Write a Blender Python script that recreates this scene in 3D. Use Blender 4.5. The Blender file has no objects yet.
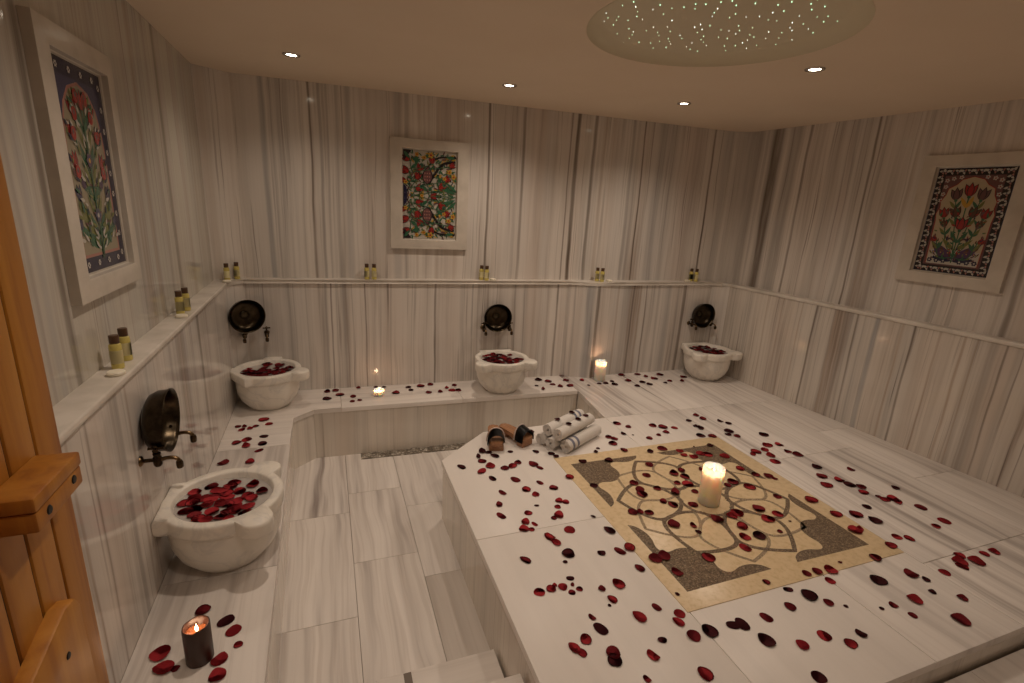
import bpy, bmesh, math, random
from mathutils import Vector, Matrix
random.seed(7)
PI = math.pi
scn = bpy.context.scene
COL = scn.collection
scn.view_settings.view_transform = 'Standard'
scn.view_settings.look = 'None'
scn.view_settings.gamma = 1
scn.view_settings.use_curve_mapping = False
scn.view_settings.exposure = 0.0
try:
    scn.cycles.use_denoising = True
    scn.cycles.max_bounces = 10
    scn.cycles.diffuse_bounces = 6
    scn.cycles.glossy_bounces = 4
    scn.cycles.caustics_reflective = False
    scn.cycles.caustics_refractive = False
    scn.cycles.sample_clamp_indirect = 4.0
except Exception:
    pass

# ------------------------------------------------------------------ helpers
def tag(o, label=None, cat=None, group=None, kind=None):
    if label: o['label'] = label
    if cat: o['category'] = cat
    if group: o['group'] = group
    if kind: o['kind'] = kind
    return o

def obj(name, bm, mats, parent=None, smooth=40, kind=None):
    me = bpy.data.meshes.new(name)
    bmesh.ops.recalc_face_normals(bm, faces=bm.faces[:])
    bm.to_mesh(me); bm.free()
    for m in (mats if isinstance(mats, (list, tuple)) else [mats]):
        me.materials.append(m)
    if smooth:
        for p in me.polygons: p.use_smooth = True
        try: me.set_sharp_from_angle(angle=math.radians(smooth))
        except Exception: pass
    o = bpy.data.objects.new(name, me); COL.objects.link(o)
    if parent: o.parent = parent
    if kind: o['kind'] = kind
    return o

def empty(name, loc=(0, 0, 0), rz=0.0, rot=None):
    o = bpy.data.objects.new(name, None); COL.objects.link(o)
    o.empty_display_size = 0.05
    o.location = loc; o.rotation_euler = rot if rot else (0, 0, rz)
    return o

def kids(o): return [c for c in bpy.data.objects if c.parent == o]

def dup(root, loc=None, rot=None, label=None, scale=None):
    c = root.copy(); COL.objects.link(c)
    for ch in kids(root):
        k = ch.copy(); COL.objects.link(k); k.parent = c
        for g in kids(ch):
            q = g.copy(); COL.objects.link(q); q.parent = k
    if loc is not None: c.location = loc
    if rot is not None: c.rotation_euler = rot
    if scale is not None: c.scale = scale
    if label: c['label'] = label
    return c

def BM(): return bmesh.new()

def prism(bm, poly, z0, z1, mi=0):
    lo = [bm.verts.new((p[0], p[1], z0)) for p in poly]
    hi = [bm.verts.new((p[0], p[1], z1)) for p in poly]
    n = len(poly); fs = []
    fs.append(bm.faces.new(lo[::-1])); fs.append(bm.faces.new(hi))
    for i in range(n):
        fs.append(bm.faces.new((lo[i], lo[(i+1) % n], hi[(i+1) % n], hi[i])))
    for f in fs: f.material_index = mi
    return fs

def box(bm, c, s, bev=0.0, M=None, mi=0, seg=2):
    r = bmesh.ops.create_cube(bm, size=1.0)
    vs = r['verts']
    for v in vs: v.co = Vector((v.co.x*s[0], v.co.y*s[1], v.co.z*s[2]))
    fs = set(f for v in vs for f in v.link_faces)
    if bev:
        es = list(set(e for v in vs for e in v.link_edges))
        g = bmesh.ops.bevel(bm, geom=es, offset=bev, segments=seg, profile=0.5, affect='EDGES')
        vs = list(set(v for f in g['faces'] for v in f.verts) | set(v for v in vs if v.is_valid))
        fs = set(f for v in vs for f in v.link_faces)
    T = Matrix.Translation(Vector(c))
    if M is not None: T = T @ M
    bmesh.ops.transform(bm, matrix=T, verts=vs)
    for f in fs: f.material_index = mi
    return vs

def lathe(bm, prof, seg=32, M=None, mi=0, axis='Z'):
    rings = []; new = []
    for r, z in prof:
        if r < 1e-6:
            v = bm.verts.new((0, 0, z)); rings.append([v]); new.append(v)
        else:
            R = []
            for i in range(seg):
                a = 2*PI*i/seg
                v = bm.verts.new((r*math.cos(a), r*math.sin(a), z)); R.append(v); new.append(v)
            rings.append(R)
    for A, B in zip(rings, rings[1:]):
        for i in range(seg):
            j = (i+1) % seg
            if len(A) == 1 and len(B) == 1: continue
            if len(A) == 1: f = bm.faces.new((A[0], B[i], B[j]))
            elif len(B) == 1: f = bm.faces.new((A[i], A[j], B[0]))
            else: f = bm.faces.new((A[i], A[j], B[j], B[i]))
            f.material_index = mi
    if M is not None: bmesh.ops.transform(bm, matrix=M, verts=new)
    return new

def tube(bm, pts, r, seg=12, mi=0, caps=True):
    pts = [Vector(p) for p in pts]
    rs = r if isinstance(r, (list, tuple)) else [r]*len(pts)
    rings = []
    up = Vector((0, 0, 1))
    prevn = None
    for i, p in enumerate(pts):
        if i == 0: d = pts[1]-p
        elif i == len(pts)-1: d = p-pts[i-1]
        else: d = (pts[i+1]-pts[i-1])
        d.normalize()
        if prevn is None:
            a = up if abs(d.z) < 0.9 else Vector((1, 0, 0))
            n = d.cross(a).normalized()
        else:
            n = (prevn - d*prevn.dot(d)).normalized()
        prevn = n
        b = d.cross(n)
        rings.append([bm.verts.new(p + (n*math.cos(2*PI*k/seg) + b*math.sin(2*PI*k/seg))*rs[i]) for k in range(seg)])
    for A, B in zip(rings, rings[1:]):
        for k in range(seg):
            f = bm.faces.new((A[k], A[(k+1) % seg], B[(k+1) % seg], B[k])); f.material_index = mi
    if caps:
        f = bm.faces.new(rings[0][::-1]); f.material_index = mi
        f = bm.faces.new(rings[-1]); f.material_index = mi

def bez(p0, p1, p2, n=8):
    p0, p1, p2 = Vector(p0), Vector(p1), Vector(p2)
    return [p0*(1-t)**2 + p1*2*t*(1-t) + p2*t*t for t in [i/n for i in range(n+1)]]

# ------------------------------------------------------------------ node helpers
class NT:
    def __init__(s, name):
        s.m = bpy.data.materials.new(name); s.m.use_nodes = True
        s.t = s.m.node_tree; s.t.nodes.clear()
        s.out = s.t.nodes.new('ShaderNodeOutputMaterial')
        s.b = s.t.nodes.new('ShaderNodeBsdfPrincipled')
        s.t.links.new(s.b.outputs[0], s.out.inputs[0])
    def set(s, **k):
        names = dict(col='Base Color', rough='Roughness', metal='Metallic', spec='Specular IOR Level', trans='Transmission Weight',
                     ior='IOR', sss='Subsurface Weight', sssr='Subsurface Radius', ssss='Subsurface Scale', emc='Emission Color',
                     ems='Emission Strength', coat='Coat Weight', coatr='Coat Roughness', normal='Normal', alpha='Alpha', sheen='Sheen Weight')
        for a, v in k.items():
            i = s.b.inputs[names[a]]
            if hasattr(v, 'is_output'): s.t.links.new(v, i)
            else:
                if a in ('col', 'emc') and len(v) == 3: v = (*v, 1)
                i.default_value = v
        return s
    def n(s, typ, **kw):
        nd = s.t.nodes.new(typ)
        for k, v in kw.items(): setattr(nd, k, v)
        return nd
    def link(s, a, b): s.t.links.new(a, b)
    def inp(s, i, v):
        if hasattr(v, 'is_output'): s.t.links.new(v, i)
        else: i.default_value = v
    def math(s, op, a, b=0.0, c=None, clamp=False):
        nd = s.n('ShaderNodeMath', operation=op, use_clamp=clamp)
        s.inp(nd.inputs[0], a); s.inp(nd.inputs[1], b)
        if c is not None: s.inp(nd.inputs[2], c)
        return nd.outputs[0]
    def comb(s, x, y, z):
        nd = s.n('ShaderNodeCombineXYZ')
        for i, v in zip(nd.inputs, (x, y, z)): s.inp(i, v)
        return nd.outputs[0]
    def coords(s, which='Object'):
        tc = s.n('ShaderNodeTexCoord'); return tc.outputs[which]
    def xyz(s, v):
        nd = s.n('ShaderNodeSeparateXYZ'); s.link(v, nd.inputs[0]); return nd.outputs
    def noise(s, v, scale=1.0, detail=3.0, rough=0.55, dist=0.0):
        nd = s.n('ShaderNodeTexNoise'); s.inp(nd.inputs['Vector'], v)
        nd.inputs['Scale'].default_value = scale; nd.inputs['Detail'].default_value = detail
        nd.inputs['Roughness'].default_value = rough; nd.inputs['Distortion'].default_value = dist
        return nd.outputs['Fac']
    def voro(s, v, scale, feature='F1'):
        nd = s.n('ShaderNodeTexVoronoi', feature=feature); s.inp(nd.inputs['Vector'], v); nd.inputs['Scale'].default_value = scale
        return nd
    def ramp(s, f, stops, interp='LINEAR'):
        nd = s.n('ShaderNodeValToRGB'); r = nd.color_ramp; r.interpolation = interp
        while len(r.elements) > 1: r.elements.remove(r.elements[-1])
        r.elements[0].position = stops[0][0]; c = stops[0][1]; r.elements[0].color = (*c, 1) if hasattr(c, '__len__') else (c, c, c, 1)
        for p, c in stops[1:]:
            e = r.elements.new(min(max(p, 0), 1)); e.color = (*c, 1) if hasattr(c, '__len__') else (c, c, c, 1)
        s.inp(nd.inputs[0], f); return nd.outputs[0]
    def mix(s, f, a, b, mode='MIX'):
        nd = s.n('ShaderNodeMix', data_type='RGBA', blend_type=mode)
        s.inp(nd.inputs[0], f)
        for i, v in ((6, a), (7, b)):
            if not hasattr(v, 'is_output') and len(v) == 3: v = (*v, 1)
            s.inp(nd.inputs[i], v)
        return nd.outputs[2]
    def bump(s, h, strength=0.2, dist=0.01):
        nd = s.n('ShaderNodeBump'); s.link(h, nd.inputs['Height'])
        nd.inputs['Strength'].default_value = strength; nd.inputs['Distance'].default_value = dist
        return nd.outputs[0]
    def attr(s, name):
        nd = s.n('ShaderNodeAttribute', attribute_name=name); return nd.outputs['Fac']

def simple(name, col, rough=0.5, metal=0.0, **k):
    return NT(name).set(col=col, rough=rough, metal=metal, **k).m

TINT = {'g': (0.30, 0.28, 0.265), 'b': (0.30, 0.305, 0.32), 'n': (0.36, 0.27, 0.205), 'k': (0.12, 0.09, 0.07), 'p': (0.44, 0.33, 0.29)}

def wall_marble(name, axis, stripes, base=(0.73, 0.69, 0.645), rough=0.09, streak=1.0):
    """Polished marble with vertical veins: named veins at their place along the wall plus fine random ones."""
    T = NT(name)
    P = T.coords('Object'); x, y, z = T.xyz(P)
    u0 = {'x': x, 'y': y}.get(axis) if axis in ('x', 'y') else T.math('ADD', x, y)
    wob = T.noise(T.comb(T.math('MULTIPLY', u0, 2.5), 0.0, T.math('MULTIPLY', z, 0.9)), 1.0, 3.0)
    u = T.math('ADD', u0, T.math('MULTIPLY', T.math('SUBTRACT', wob, 0.5), 0.05))
    fine = T.noise(T.comb(T.math('MULTIPLY', u, 55.0), 3.1, T.math('MULTIPLY', z, 0.7)), 1.0, 4.0, 0.65)
    mid = T.noise(T.comb(T.math('MULTIPLY', u, 15.0), 7.7, T.math('MULTIPLY', z, 0.35)), 1.0, 3.0, 0.6)
    broad = T.noise(T.comb(T.math('MULTIPLY', u, 3.2), 1.3, T.math('MULTIPLY', z, 0.25)), 1.0, 2.0, 0.5)
    gate = T.ramp(T.noise(T.comb(T.math('MULTIPLY', u, 6.0), 9.0, T.math('MULTIPLY', z, 0.8)), 1.0, 2.0), [(0.42, 0.05), (0.64, 1.0)])
    f1 = T.ramp(fine, [(0.30, 1.0), (0.47, 0.12), (0.60, 0.0)])
    m1 = T.ramp(mid, [(0.28, 1.0), (0.42, 0.25), (0.58, 0.0)])
    b1 = T.ramp(broad, [(0.30, 1.0), (0.66, 0.0)])
    hue = T.noise(T.comb(T.math('MULTIPLY', u, 4.0), 4.4, 0.0), 1.0, 1.0)
    vein = T.ramp(hue, [(0.35, (0.25, 0.245, 0.25)), (0.5, (0.27, 0.21, 0.17)), (0.65, (0.32, 0.265, 0.24))])
    c = T.mix(T.math('MULTIPLY', b1, 0.40), base, T.ramp(hue, [(0.4, (0.47, 0.45, 0.435)), (0.6, (0.52, 0.43, 0.37))]))
    c = T.mix(T.math('MULTIPLY', m1, 0.60*streak, clamp=True), c, vein)
    c = T.mix(T.math('MULTIPLY', T.math('MULTIPLY', f1, gate), 0.62*streak, clamp=True), c, vein)
    f2 = T.ramp(T.noise(T.comb(T.math('MULTIPLY', u, 105.0), 5.5, T.math('MULTIPLY', z, 1.1)), 1.0, 2.0, 0.5), [(0.30, 1.0), (0.40, 0.0)])
    g2 = T.ramp(T.noise(T.comb(T.math('MULTIPLY', u, 5.0), 15.0, T.math('MULTIPLY', z, 0.5)), 1.0, 2.0), [(0.40, 0.0), (0.60, 1.0)])
    c = T.mix(T.math('MULTIPLY', T.math('MULTIPLY', f2, g2), 0.62*streak, clamp=True), c, (0.19, 0.155, 0.135))
    # the veins that can be told apart in the photograph
    st = sorted(stripes)
    for k in range(0, len(st), 7):
        ch = st[k:k+7]
        a, b = ch[0][0]-0.15, ch[-1][0]+0.15
        w = b-a; stops = [(0.0, 0.0)]; last = 0.0; cols = [(0.0, TINT[ch[0][3]])]
        for (uc, wd, s, t) in ch:
            l, r = max((uc-wd*0.75-a)/w, last+0.0005), (uc+wd*0.75-a)/w
            cc = max((uc-a)/w, l+0.0004); r = max(r, cc+0.0004)
            s = min(s*1.45, 0.95); stops += [(l, 0.0), (cc-(cc-l)*0.4, s), (cc+(r-cc)*0.4, s), (r, 0.0)]; last = r
            cols.append((cc, TINT[t]))
        stops = [q for q in stops if q[0] <= 1.0][:31]
        uu = T.math('DIVIDE', T.math('SUBTRACT', u, a), w, clamp=True)
        f = T.ramp(uu, stops)
        br = T.ramp(T.noise(T.comb(T.math('MULTIPLY', u, 20.0), 2.0+k, T.math('MULTIPLY', z, 1.3)), 1.0, 3.0), [(0.3, 0.55), (0.6, 1.0)])
        c = T.mix(T.math('MULTIPLY', T.math('MULTIPLY', f, br), 1.0), c, T.ramp(uu, cols, 'CONSTANT' if False else 'LINEAR'))
    T.set(col=c, rough=rough, spec=0.5)
    return T.m

def slab_marble():
    """Polished slabs: every slab carries its own seed, vein strength and grain direction as face attributes."""
    T = NT('marble_slab')
    x, y, z = T.xyz(T.coords('Object'))
    seed, stk, rot = T.attr('seed'), T.attr('streak'), T.attr('rot')
    u = T.math('ADD', T.math('MULTIPLY', x, T.math('SUBTRACT', 1.0, rot)), T.math('MULTIPLY', y, rot))
    v = T.math('ADD', T.math('MULTIPLY', y, T.math('SUBTRACT', 1.0, rot)), T.math('MULTIPLY', x, rot))
    sx = T.math('MULTIPLY', seed, 13.7)
    wob = T.noise(T.comb(T.math('MULTIPLY', u, 3.0), sx, T.math('MULTIPLY', v, 1.4)), 1.0, 2.0)
    u = T.math('ADD', u, T.math('MULTIPLY', T.math('SUBTRACT', wob, 0.5), 0.10))
    fine = T.noise(T.comb(T.math('MULTIPLY', u, 50.0), sx, T.math('MULTIPLY', v, 1.0)), 1.0, 4.0, 0.6)
    mid = T.noise(T.comb(T.math('MULTIPLY', u, 14.0), sx, T.math('MULTIPLY', v, 0.6)), 1.0, 3.0)
    cloud = T.noise(T.comb(T.math('MULTIPLY', u, 4.0), sx, T.math('MULTIPLY', v, 2.0)), 1.0, 4.0)
    f1 = T.ramp(fine, [(0.34, 1.0), (0.5, 0.0)])
    m1 = T.ramp(mid, [(0.30, 1.0), (0.44, 0.25), (0.60, 0.0)])
    c = T.mix(T.math('MULTIPLY', T.ramp(cloud, [(0.3, 1.0), (0.7, 0.0)]), 0.22), (0.80, 0.755, 0.715), (0.63, 0.585, 0.55))
    c = T.mix(T.math('MULTIPLY', T.math('MULTIPLY', m1, stk), 1.0, clamp=True), c, (0.31, 0.27, 0.255))
    c = T.mix(T.math('MULTIPLY', T.math('MULTIPLY', f1, stk), 0.45), c, (0.44, 0.38, 0.34))
    dark = T.attr('dark')
    c = T.mix(dark, c, (0.50, 0.45, 0.40))
    T.set(col=c, rough=0.36, spec=0.32)
    return T.m

def basin_marble():
    T = NT('basin_marble')
    P = T.coords('Object')
    n1 = T.noise(P, 5.0, 5.0, 0.6, 1.2)
    n2 = T.noise(P, 16.0, 4.0, 0.6, 0.5)
    vein = T.ramp(n1, [(0.44, 0.0), (0.49, 1.0), (0.54, 0.0)])
    c = T.mix(T.math('MULTIPLY', T.ramp(n2, [(0.35, 1.0), (0.65, 0.0)]), 0.20), (0.82, 0.78, 0.71), (0.62, 0.57, 0.49))
    c = T.mix(T.math('MULTIPLY', vein, 0.28), c, (0.42, 0.42, 0.43))
    return T.set(col=c, rough=0.3, spec=0.45).m

def pine():
    T = NT('orange_pine')
    x, y, z = T.xyz(T.coords('Object'))
    v = T.comb(T.math('MULTIPLY', x, 22.0), T.math('MULTIPLY', y, 22.0), T.math('MULTIPLY', z, 1.3))
    n = T.noise(v, 1.0, 4.0, 0.6, 0.6)
    n2 = T.noise(T.comb(T.math('MULTIPLY', x, 5.0), T.math('MULTIPLY', y, 5.0), T.math('MULTIPLY', z, 1.0)), 1.0, 2.0)
    c = T.ramp(n, [(0.30, (0.26, 0.085, 0.009)), (0.48, (0.42, 0.17, 0.019)), (0.70, (0.52, 0.235, 0.032))])
    c = T.mix(T.math('MULTIPLY', n2, 0.25), c, (0.40, 0.14, 0.03))
    return T.set(col=c, rough=0.48, normal=T.bump(n, 0.08, 0.004)).m

def pebble_mosaic(name, cols, scale=190.0):
    T = NT(name)
    P = T.coords('Object')
    vo = T.voro(P, scale); cr = T.n('ShaderNodeSeparateColor'); T.link(vo.outputs['Color'], cr.inputs[0])
    c = T.ramp(cr.outputs[0], [(0.0, cols[0]), (0.4, cols[1]), (0.75, cols[2]), (1.0, cols[3])])
    e = T.voro(P, scale, 'DISTANCE_TO_EDGE')
    g = T.ramp(e.outputs['Distance'], [(0.0, 0.0), (0.12, 1.0)])
    c = T.mix(g, (0.16, 0.12, 0.08), c)
    return T.set(col=c, rough=0.35, normal=T.bump(g, 0.35, 0.002)).m

def cream_stone():
    T = NT('cream_limestone')
    P = T.coords('Object')
    n = T.noise(P, 40.0, 5.0, 0.65); n2 = T.noise(P, 4.0, 2.0)
    c = T.ramp(n, [(0.32, (0.62, 0.47, 0.26)), (0.5, (0.74, 0.575, 0.36)), (0.7, (0.78, 0.625, 0.41))])
    c = T.mix(T.math('MULTIPLY', n2, 0.25), c, (0.64, 0.50, 0.31))
    return T.set(col=c, rough=0.3, spec=0.4).m

def bronze(name, a, b, rough=0.3):
    T = NT(name)
    n = T.noise(T.coords('Object'), 30.0, 4.0, 0.6)
    return T.set(col=T.mix(T.ramp(n, [(0.35, 0.0), (0.65, 1.0)]), a, b), metal=1.0, rough=rough).m

def petal_mat(name, a, b):
    T = NT(name)
    P = T.coords('Generated')
    x, y, z = T.xyz(P)
    n = T.noise(T.comb(T.math('MULTIPLY', x, 2.0), T.math('MULTIPLY', y, 14.0), 0.0), 1.0, 3.0)
    c = T.mix(n, a, b)
    return T.set(col=c, rough=0.75, spec=0.12, sheen=0.05).m

def towel_mat(name, col):
    T = NT(name)
    n = T.noise(T.coords('Object'), 420.0, 2.0, 0.7)
    return T.set(col=T.mix(n, tuple(0.82*v for v in col), col), rough=0.95, spec=0.1, sheen=0.3, normal=T.bump(n, 0.6, 0.003)).m

def plaster():
    T = NT('ceiling_paint')
    n = T.noise(T.coords('Object'), 2.0, 3.0)
    return T.set(col=T.mix(T.ramp(n, [(0.3, 0.0), (0.7, 1.0)]), (0.70, 0.585, 0.46), (0.73, 0.615, 0.49)), rough=0.7, spec=0.2).m
# ------------------------------------------------------------------ materials
STR = {
'bu':"-0.636,0.0392,0.2,n -0.332,0.0301,0.45,b -0.284,0.0105,0.35,g -0.204,0.0112,0.2,g -0.124,0.0084,0.25,g -0.068,0.0119,0.5,k -0.007,0.0168,0.45,g 0.034,0.0119,0.3,g 0.094,0.0147,0.35,g 0.164,0.0357,0.3,b 0.33,0.1379,0.15,n 0.468,0.0581,0.25,b 0.53,0.0287,0.35,g 0.613,0.0147,0.2,n 0.752,0.0182,0.25,n 0.883,0.0182,0.2,n 1.006,0.0469,0.12,g 1.11,0.0161,0.55,k 1.176,0.0329,0.12,n 1.317,0.0266,0.25,g 1.372,0.0203,0.4,k 1.52,0.0343,0.15,n 1.732,0.0105,0.45,k 1.787,0.028,0.75,k 1.926,0.0231,0.45,k 2.008,0.0231,0.25,n 2.08,0.0133,0.2,n 2.251,0.0238,0.45,g 2.293,0.014,0.25,g 2.351,0.0119,0.8,k 2.516,0.0903,0.25,b 2.619,0.0546,0.25,g 2.778,0.2051,0.15,p 2.992,0.0154,0.85,k 3.131,0.0588,0.2,b 3.244,0.119,0.25,g 3.445,0.049,0.45,k",
'ru':"1.556,0.0252,0.5,k 1.812,0.0231,0.35,g 1.904,0.0168,0.35,g 2.192,0.021,0.2,n 2.269,0.0938,0.12,n 2.394,0.0133,0.35,g 2.455,0.014,0.6,k 2.609,0.056,0.15,p 2.705,0.0784,0.25,g 2.926,0.0175,0.45,k 3.038,0.0917,0.45,g 3.192,0.0987,0.7,k 3.374,0.0798,0.4,g",
'rl':"1.431,0.0252,0.25,g 1.48,0.0084,0.45,k 1.531,0.0364,0.3,g 1.604,0.0056,0.3,n 1.666,0.0133,0.45,n 1.784,0.0105,0.35,n 1.913,0.0112,0.55,k 1.981,0.014,0.35,n 2.126,0.0287,0.55,b 2.204,0.0112,0.35,g 2.254,0.0112,0.45,k 2.327,0.021,0.3,g 2.392,0.0126,0.35,n 2.542,0.0133,0.55,k 2.652,0.0105,0.35,n 2.809,0.0112,0.25,n 2.936,0.0119,0.35,n",
'bl':"-0.596,0.0042,0.5,k -0.418,0.0161,0.2,b -0.252,0.0133,0.4,g -0.221,0.007,0.3,g -0.142,0.007,0.25,g -0.018,0.014,0.45,g 0.016,0.0091,0.55,k 0.052,0.007,0.35,g 0.155,0.007,0.35,g 0.24,0.0077,0.6,k 0.34,0.0077,0.2,g 0.414,0.0077,0.35,g 0.564,0.0091,0.2,g 0.58,0.0077,0.25,g 0.736,0.0119,0.55,k 0.933,0.0308,0.3,g 1.007,0.0105,0.35,g 1.346,0.0133,0.4,g 1.426,0.0336,0.3,g 1.49,0.0091,0.25,n 1.687,0.014,0.5,k 1.772,0.0287,0.3,g 1.822,0.0119,0.35,g 1.926,0.0483,0.45,b 1.991,0.0294,0.55,k 2.195,0.0154,0.35,n 2.268,0.0252,0.3,g 2.341,0.0154,0.45,k 2.406,0.0126,0.25,n 2.462,0.0112,0.45,k 2.585,0.021,0.35,g 2.682,0.0539,0.3,b 2.778,0.0189,0.35,g 2.838,0.028,0.45,k",
'lu':"1.519,0.0175,0.3,g 1.567,0.0266,0.25,b 1.66,0.035,0.5,k 2.502,0.0448,0.3,n 2.69,0.0392,0.25,g 2.827,0.0434,0.4,k 3.102,0.0707,0.2,n 3.54,0.0938,0.2,g",
'll':"1.348,0.0112,0.3,n 1.445,0.0105,0.4,k 1.636,0.028,0.45,g 1.72,0.0161,0.3,n 2.193,0.0322,0.3,g 2.408,0.0665,0.2,b 2.675,0.042,0.35,k",
}
def stripes(k):
    out = []
    for t in STR[k].split():
        a, b, c, d = t.split(','); out.append((float(a), float(b), float(c), d))
    return out
M_bu = wall_marble('marble_wall_back_upper', 'x', stripes('bu'), streak=1.05)
M_bl = wall_marble('marble_wall_back_lower', 'x', stripes('bl'), streak=1.3)
M_ru = wall_marble('marble_wall_right_upper', 'y', stripes('ru'), streak=1.1)
M_rl = wall_marble('marble_wall_right_lower', 'y', stripes('rl'), base=(0.68, 0.63, 0.57), streak=1.6)
M_lu = wall_marble('marble_wall_left_upper', 'y', stripes('lu'), base=(0.57, 0.55, 0.49))
M_ll = wall_marble('marble_wall_left_lower', 'y', stripes('ll'), streak=1.1)
M_fr = wall_marble('marble_front', 'x', [(0.2, 0.02, 0.4, 'g'), (1.1, 0.02, 0.4, 'k')])
M_side = wall_marble('marble_bench_front', 'xy', [(3.2, 0.02, 0.4, 'g'), (3.52, 0.015, 0.35, 'k'), (3.95, 0.05, 0.3, 'b'), (4.35, 0.02, 0.35, 'g')], base=(0.78, 0.73, 0.655), streak=0.65)
M_slab = slab_marble()
M_basin = basin_marble()
M_ledge = NT('marble_ledge'); _n = M_ledge.noise(M_ledge.coords('Object'), 6.0, 4.0)
M_ledge = M_ledge.set(col=M_ledge.ramp(_n, [(0.35, (0.54, 0.50, 0.45)), (0.6, (0.68, 0.635, 0.58))]), rough=0.2).m
M_frame = NT('picture_frame_marble'); _n = M_frame.noise(M_frame.coords('Object'), 9.0, 4.0)
M_frame = M_frame.set(col=M_frame.ramp(_n, [(0.35, (0.52, 0.475, 0.415)), (0.6, (0.60, 0.55, 0.485))]), rough=0.25).m
M_ceil = plaster()
M_pine = pine()
M_gap_shade = simple('gap_shade', (0.05, 0.02, 0.008), 0.8)
M_screw = simple('screw_black', (0.015, 0.013, 0.012), 0.45, 0.6)
M_cream = cream_stone()
M_pebble = pebble_mosaic('brown_pebble_mosaic', [(0.055, 0.033, 0.018), (0.13, 0.082, 0.045), (0.22, 0.15, 0.09), (0.36, 0.27, 0.175)])
M_pebble_light = pebble_mosaic('tan_pebble_mosaic', [(0.24, 0.17, 0.10), (0.36, 0.265, 0.165), (0.46, 0.35, 0.22), (0.54, 0.43, 0.29)])
M_drain = pebble_mosaic('drain_pebbles', [(0.09, 0.08, 0.065), (0.20, 0.18, 0.15), (0.34, 0.31, 0.26), (0.62, 0.58, 0.52)], 60.0)
M_bowl_out = bronze('bowl_bronze', (0.032, 0.024, 0.016), (0.07, 0.053, 0.034), 0.3)
M_bowl_in = bronze('bowl_tinned_inside', (0.05, 0.04, 0.028), (0.10, 0.08, 0.05), 0.3)
M_tap = bronze('tap_bronze', (0.10, 0.065, 0.035), (0.24, 0.16, 0.085), 0.3)
M_tap_dark = bronze('tap_bronze_dark', (0.035, 0.025, 0.017), (0.09, 0.06, 0.035), 0.35)
M_chrome = simple('chrome_trim', (0.55, 0.52, 0.48), 0.25, 1.0)
M_lens = simple('lamp_glow', (1, 1, 1), 0.4, emc=(1.0, 0.86, 0.66), ems=30.0)
M_star = simple('fibre_star', (0.6, 1, 0.7), 0.4, emc=(0.55, 1.0, 0.62), ems=2.2)
M_star_w = simple('fibre_star_white', (0.9, 1, 0.9), 0.4, emc=(0.85, 1.0, 0.85), ems=3.0)
M_dome = simple('dome_paint', (0.62, 0.56, 0.42), 0.6)
M_flame = simple('flame', (1, 0.6, 0.2), 0.5, emc=(1.0, 0.70, 0.40), ems=18.0)
M_wick = simple('wick', (0.02, 0.015, 0.01), 0.9)
M_wax = simple('ivory_wax', (0.90, 0.76, 0.65), 0.45, sss=1.0, sssr=(1.0, 0.55, 0.32), ssss=0.22)
M_wax_pool = simple('melted_wax', (0.92, 0.78, 0.66), 0.2, sss=0.8, sssr=(1.0, 0.55, 0.25), ssss=0.03)
M_wax_dark = simple('brown_wax', (0.045, 0.017, 0.010), 0.4)
M_wax_pool_dark = simple('melted_brown_wax', (0.42, 0.16, 0.07), 0.15)
M_water = simple('basin_water', (0.45, 0.42, 0.40), 0.06, spec=0.6)
M_bottle = simple('olive_yellow_glass', (0.66, 0.56, 0.17), 0.18, trans=0.12, ior=1.4)
M_label = simple('bottle_label_cream', (0.74, 0.68, 0.40), 0.5)
M_cap = simple('brown_cap', (0.075, 0.035, 0.015), 0.35)
M_soap = simple('white_soap_wrap', (0.80, 0.75, 0.62), 0.4)
M_towel = towel_mat('white_terry', (0.80, 0.76, 0.72))
M_towel_b = towel_mat('grey_blue_terry', (0.20, 0.21, 0.29))
M_clog = NT('clog_wood'); _x, _y, _z = M_clog.xyz(M_clog.coords('Object'))
_n = M_clog.noise(M_clog.comb(M_clog.math('MULTIPLY', _x, 160.0), M_clog.math('MULTIPLY', _y, 10.0), M_clog.math('MULTIPLY', _z, 160.0)), 1.0, 3.0)
M_clog = M_clog.set(col=M_clog.ramp(_n, [(0.3, (0.25, 0.115, 0.055)), (0.7, (0.42, 0.21, 0.105))]), rough=0.4).m
M_strap = simple('black_leather', (0.022, 0.020, 0.022), 0.4)
M_stitch = simple('strap_lace', (0.62, 0.52, 0.48), 0.7)
PM = {'d': petal_mat('petal_dried', (0.035, 0.005, 0.008), (0.085, 0.010, 0.014)),
      'm': petal_mat('petal_deep_red', (0.13, 0.009, 0.014), (0.24, 0.017, 0.024)),
      'r': petal_mat('petal_crimson', (0.27, 0.013, 0.020), (0.42, 0.030, 0.038))}

# ------------------------------------------------------------------ room shell
CE = 2.002           # ceiling
LZ = 0.781            # top of the ledge
FZ = -0.35           # sunken floor
TZ = -0.11           # landing by the door
def yb(x): return 3.57 - 0.043*(x-0.154)
def xr(y): return 3.4856 - 0.0772*(y+0.15)
XL = -0.59
low_left = [(XL, -0.8), (XL, 3.47)]
low_back = [(XL, 3.47), (-0.51, yb(-0.51)), (1.77, yb(1.77)), (1.97, 3.392), (2.15, 3.445), (3.12, 3.437), (3.19, 3.40), (xr(3.33), 3.33)]
low_right = [(xr(3.33), 3.33), (xr(-0.8), -0.8)]
UL = -0.67
def ybu(x): return yb(x)+0.075
up_left = [(UL, -0.8), (UL, 3.555)]
up_back = [(UL, 3.555), (-0.50, ybu(-0.50)), (3.02, ybu(3.02)), (3.18, 3.505), (3.25, 3.46), (xr(3.40)+0.08, 3.40)]
up_right = [(xr(3.40)+0.08, 3.40), (xr(-0.8)+0.08, -0.8)]
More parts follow.
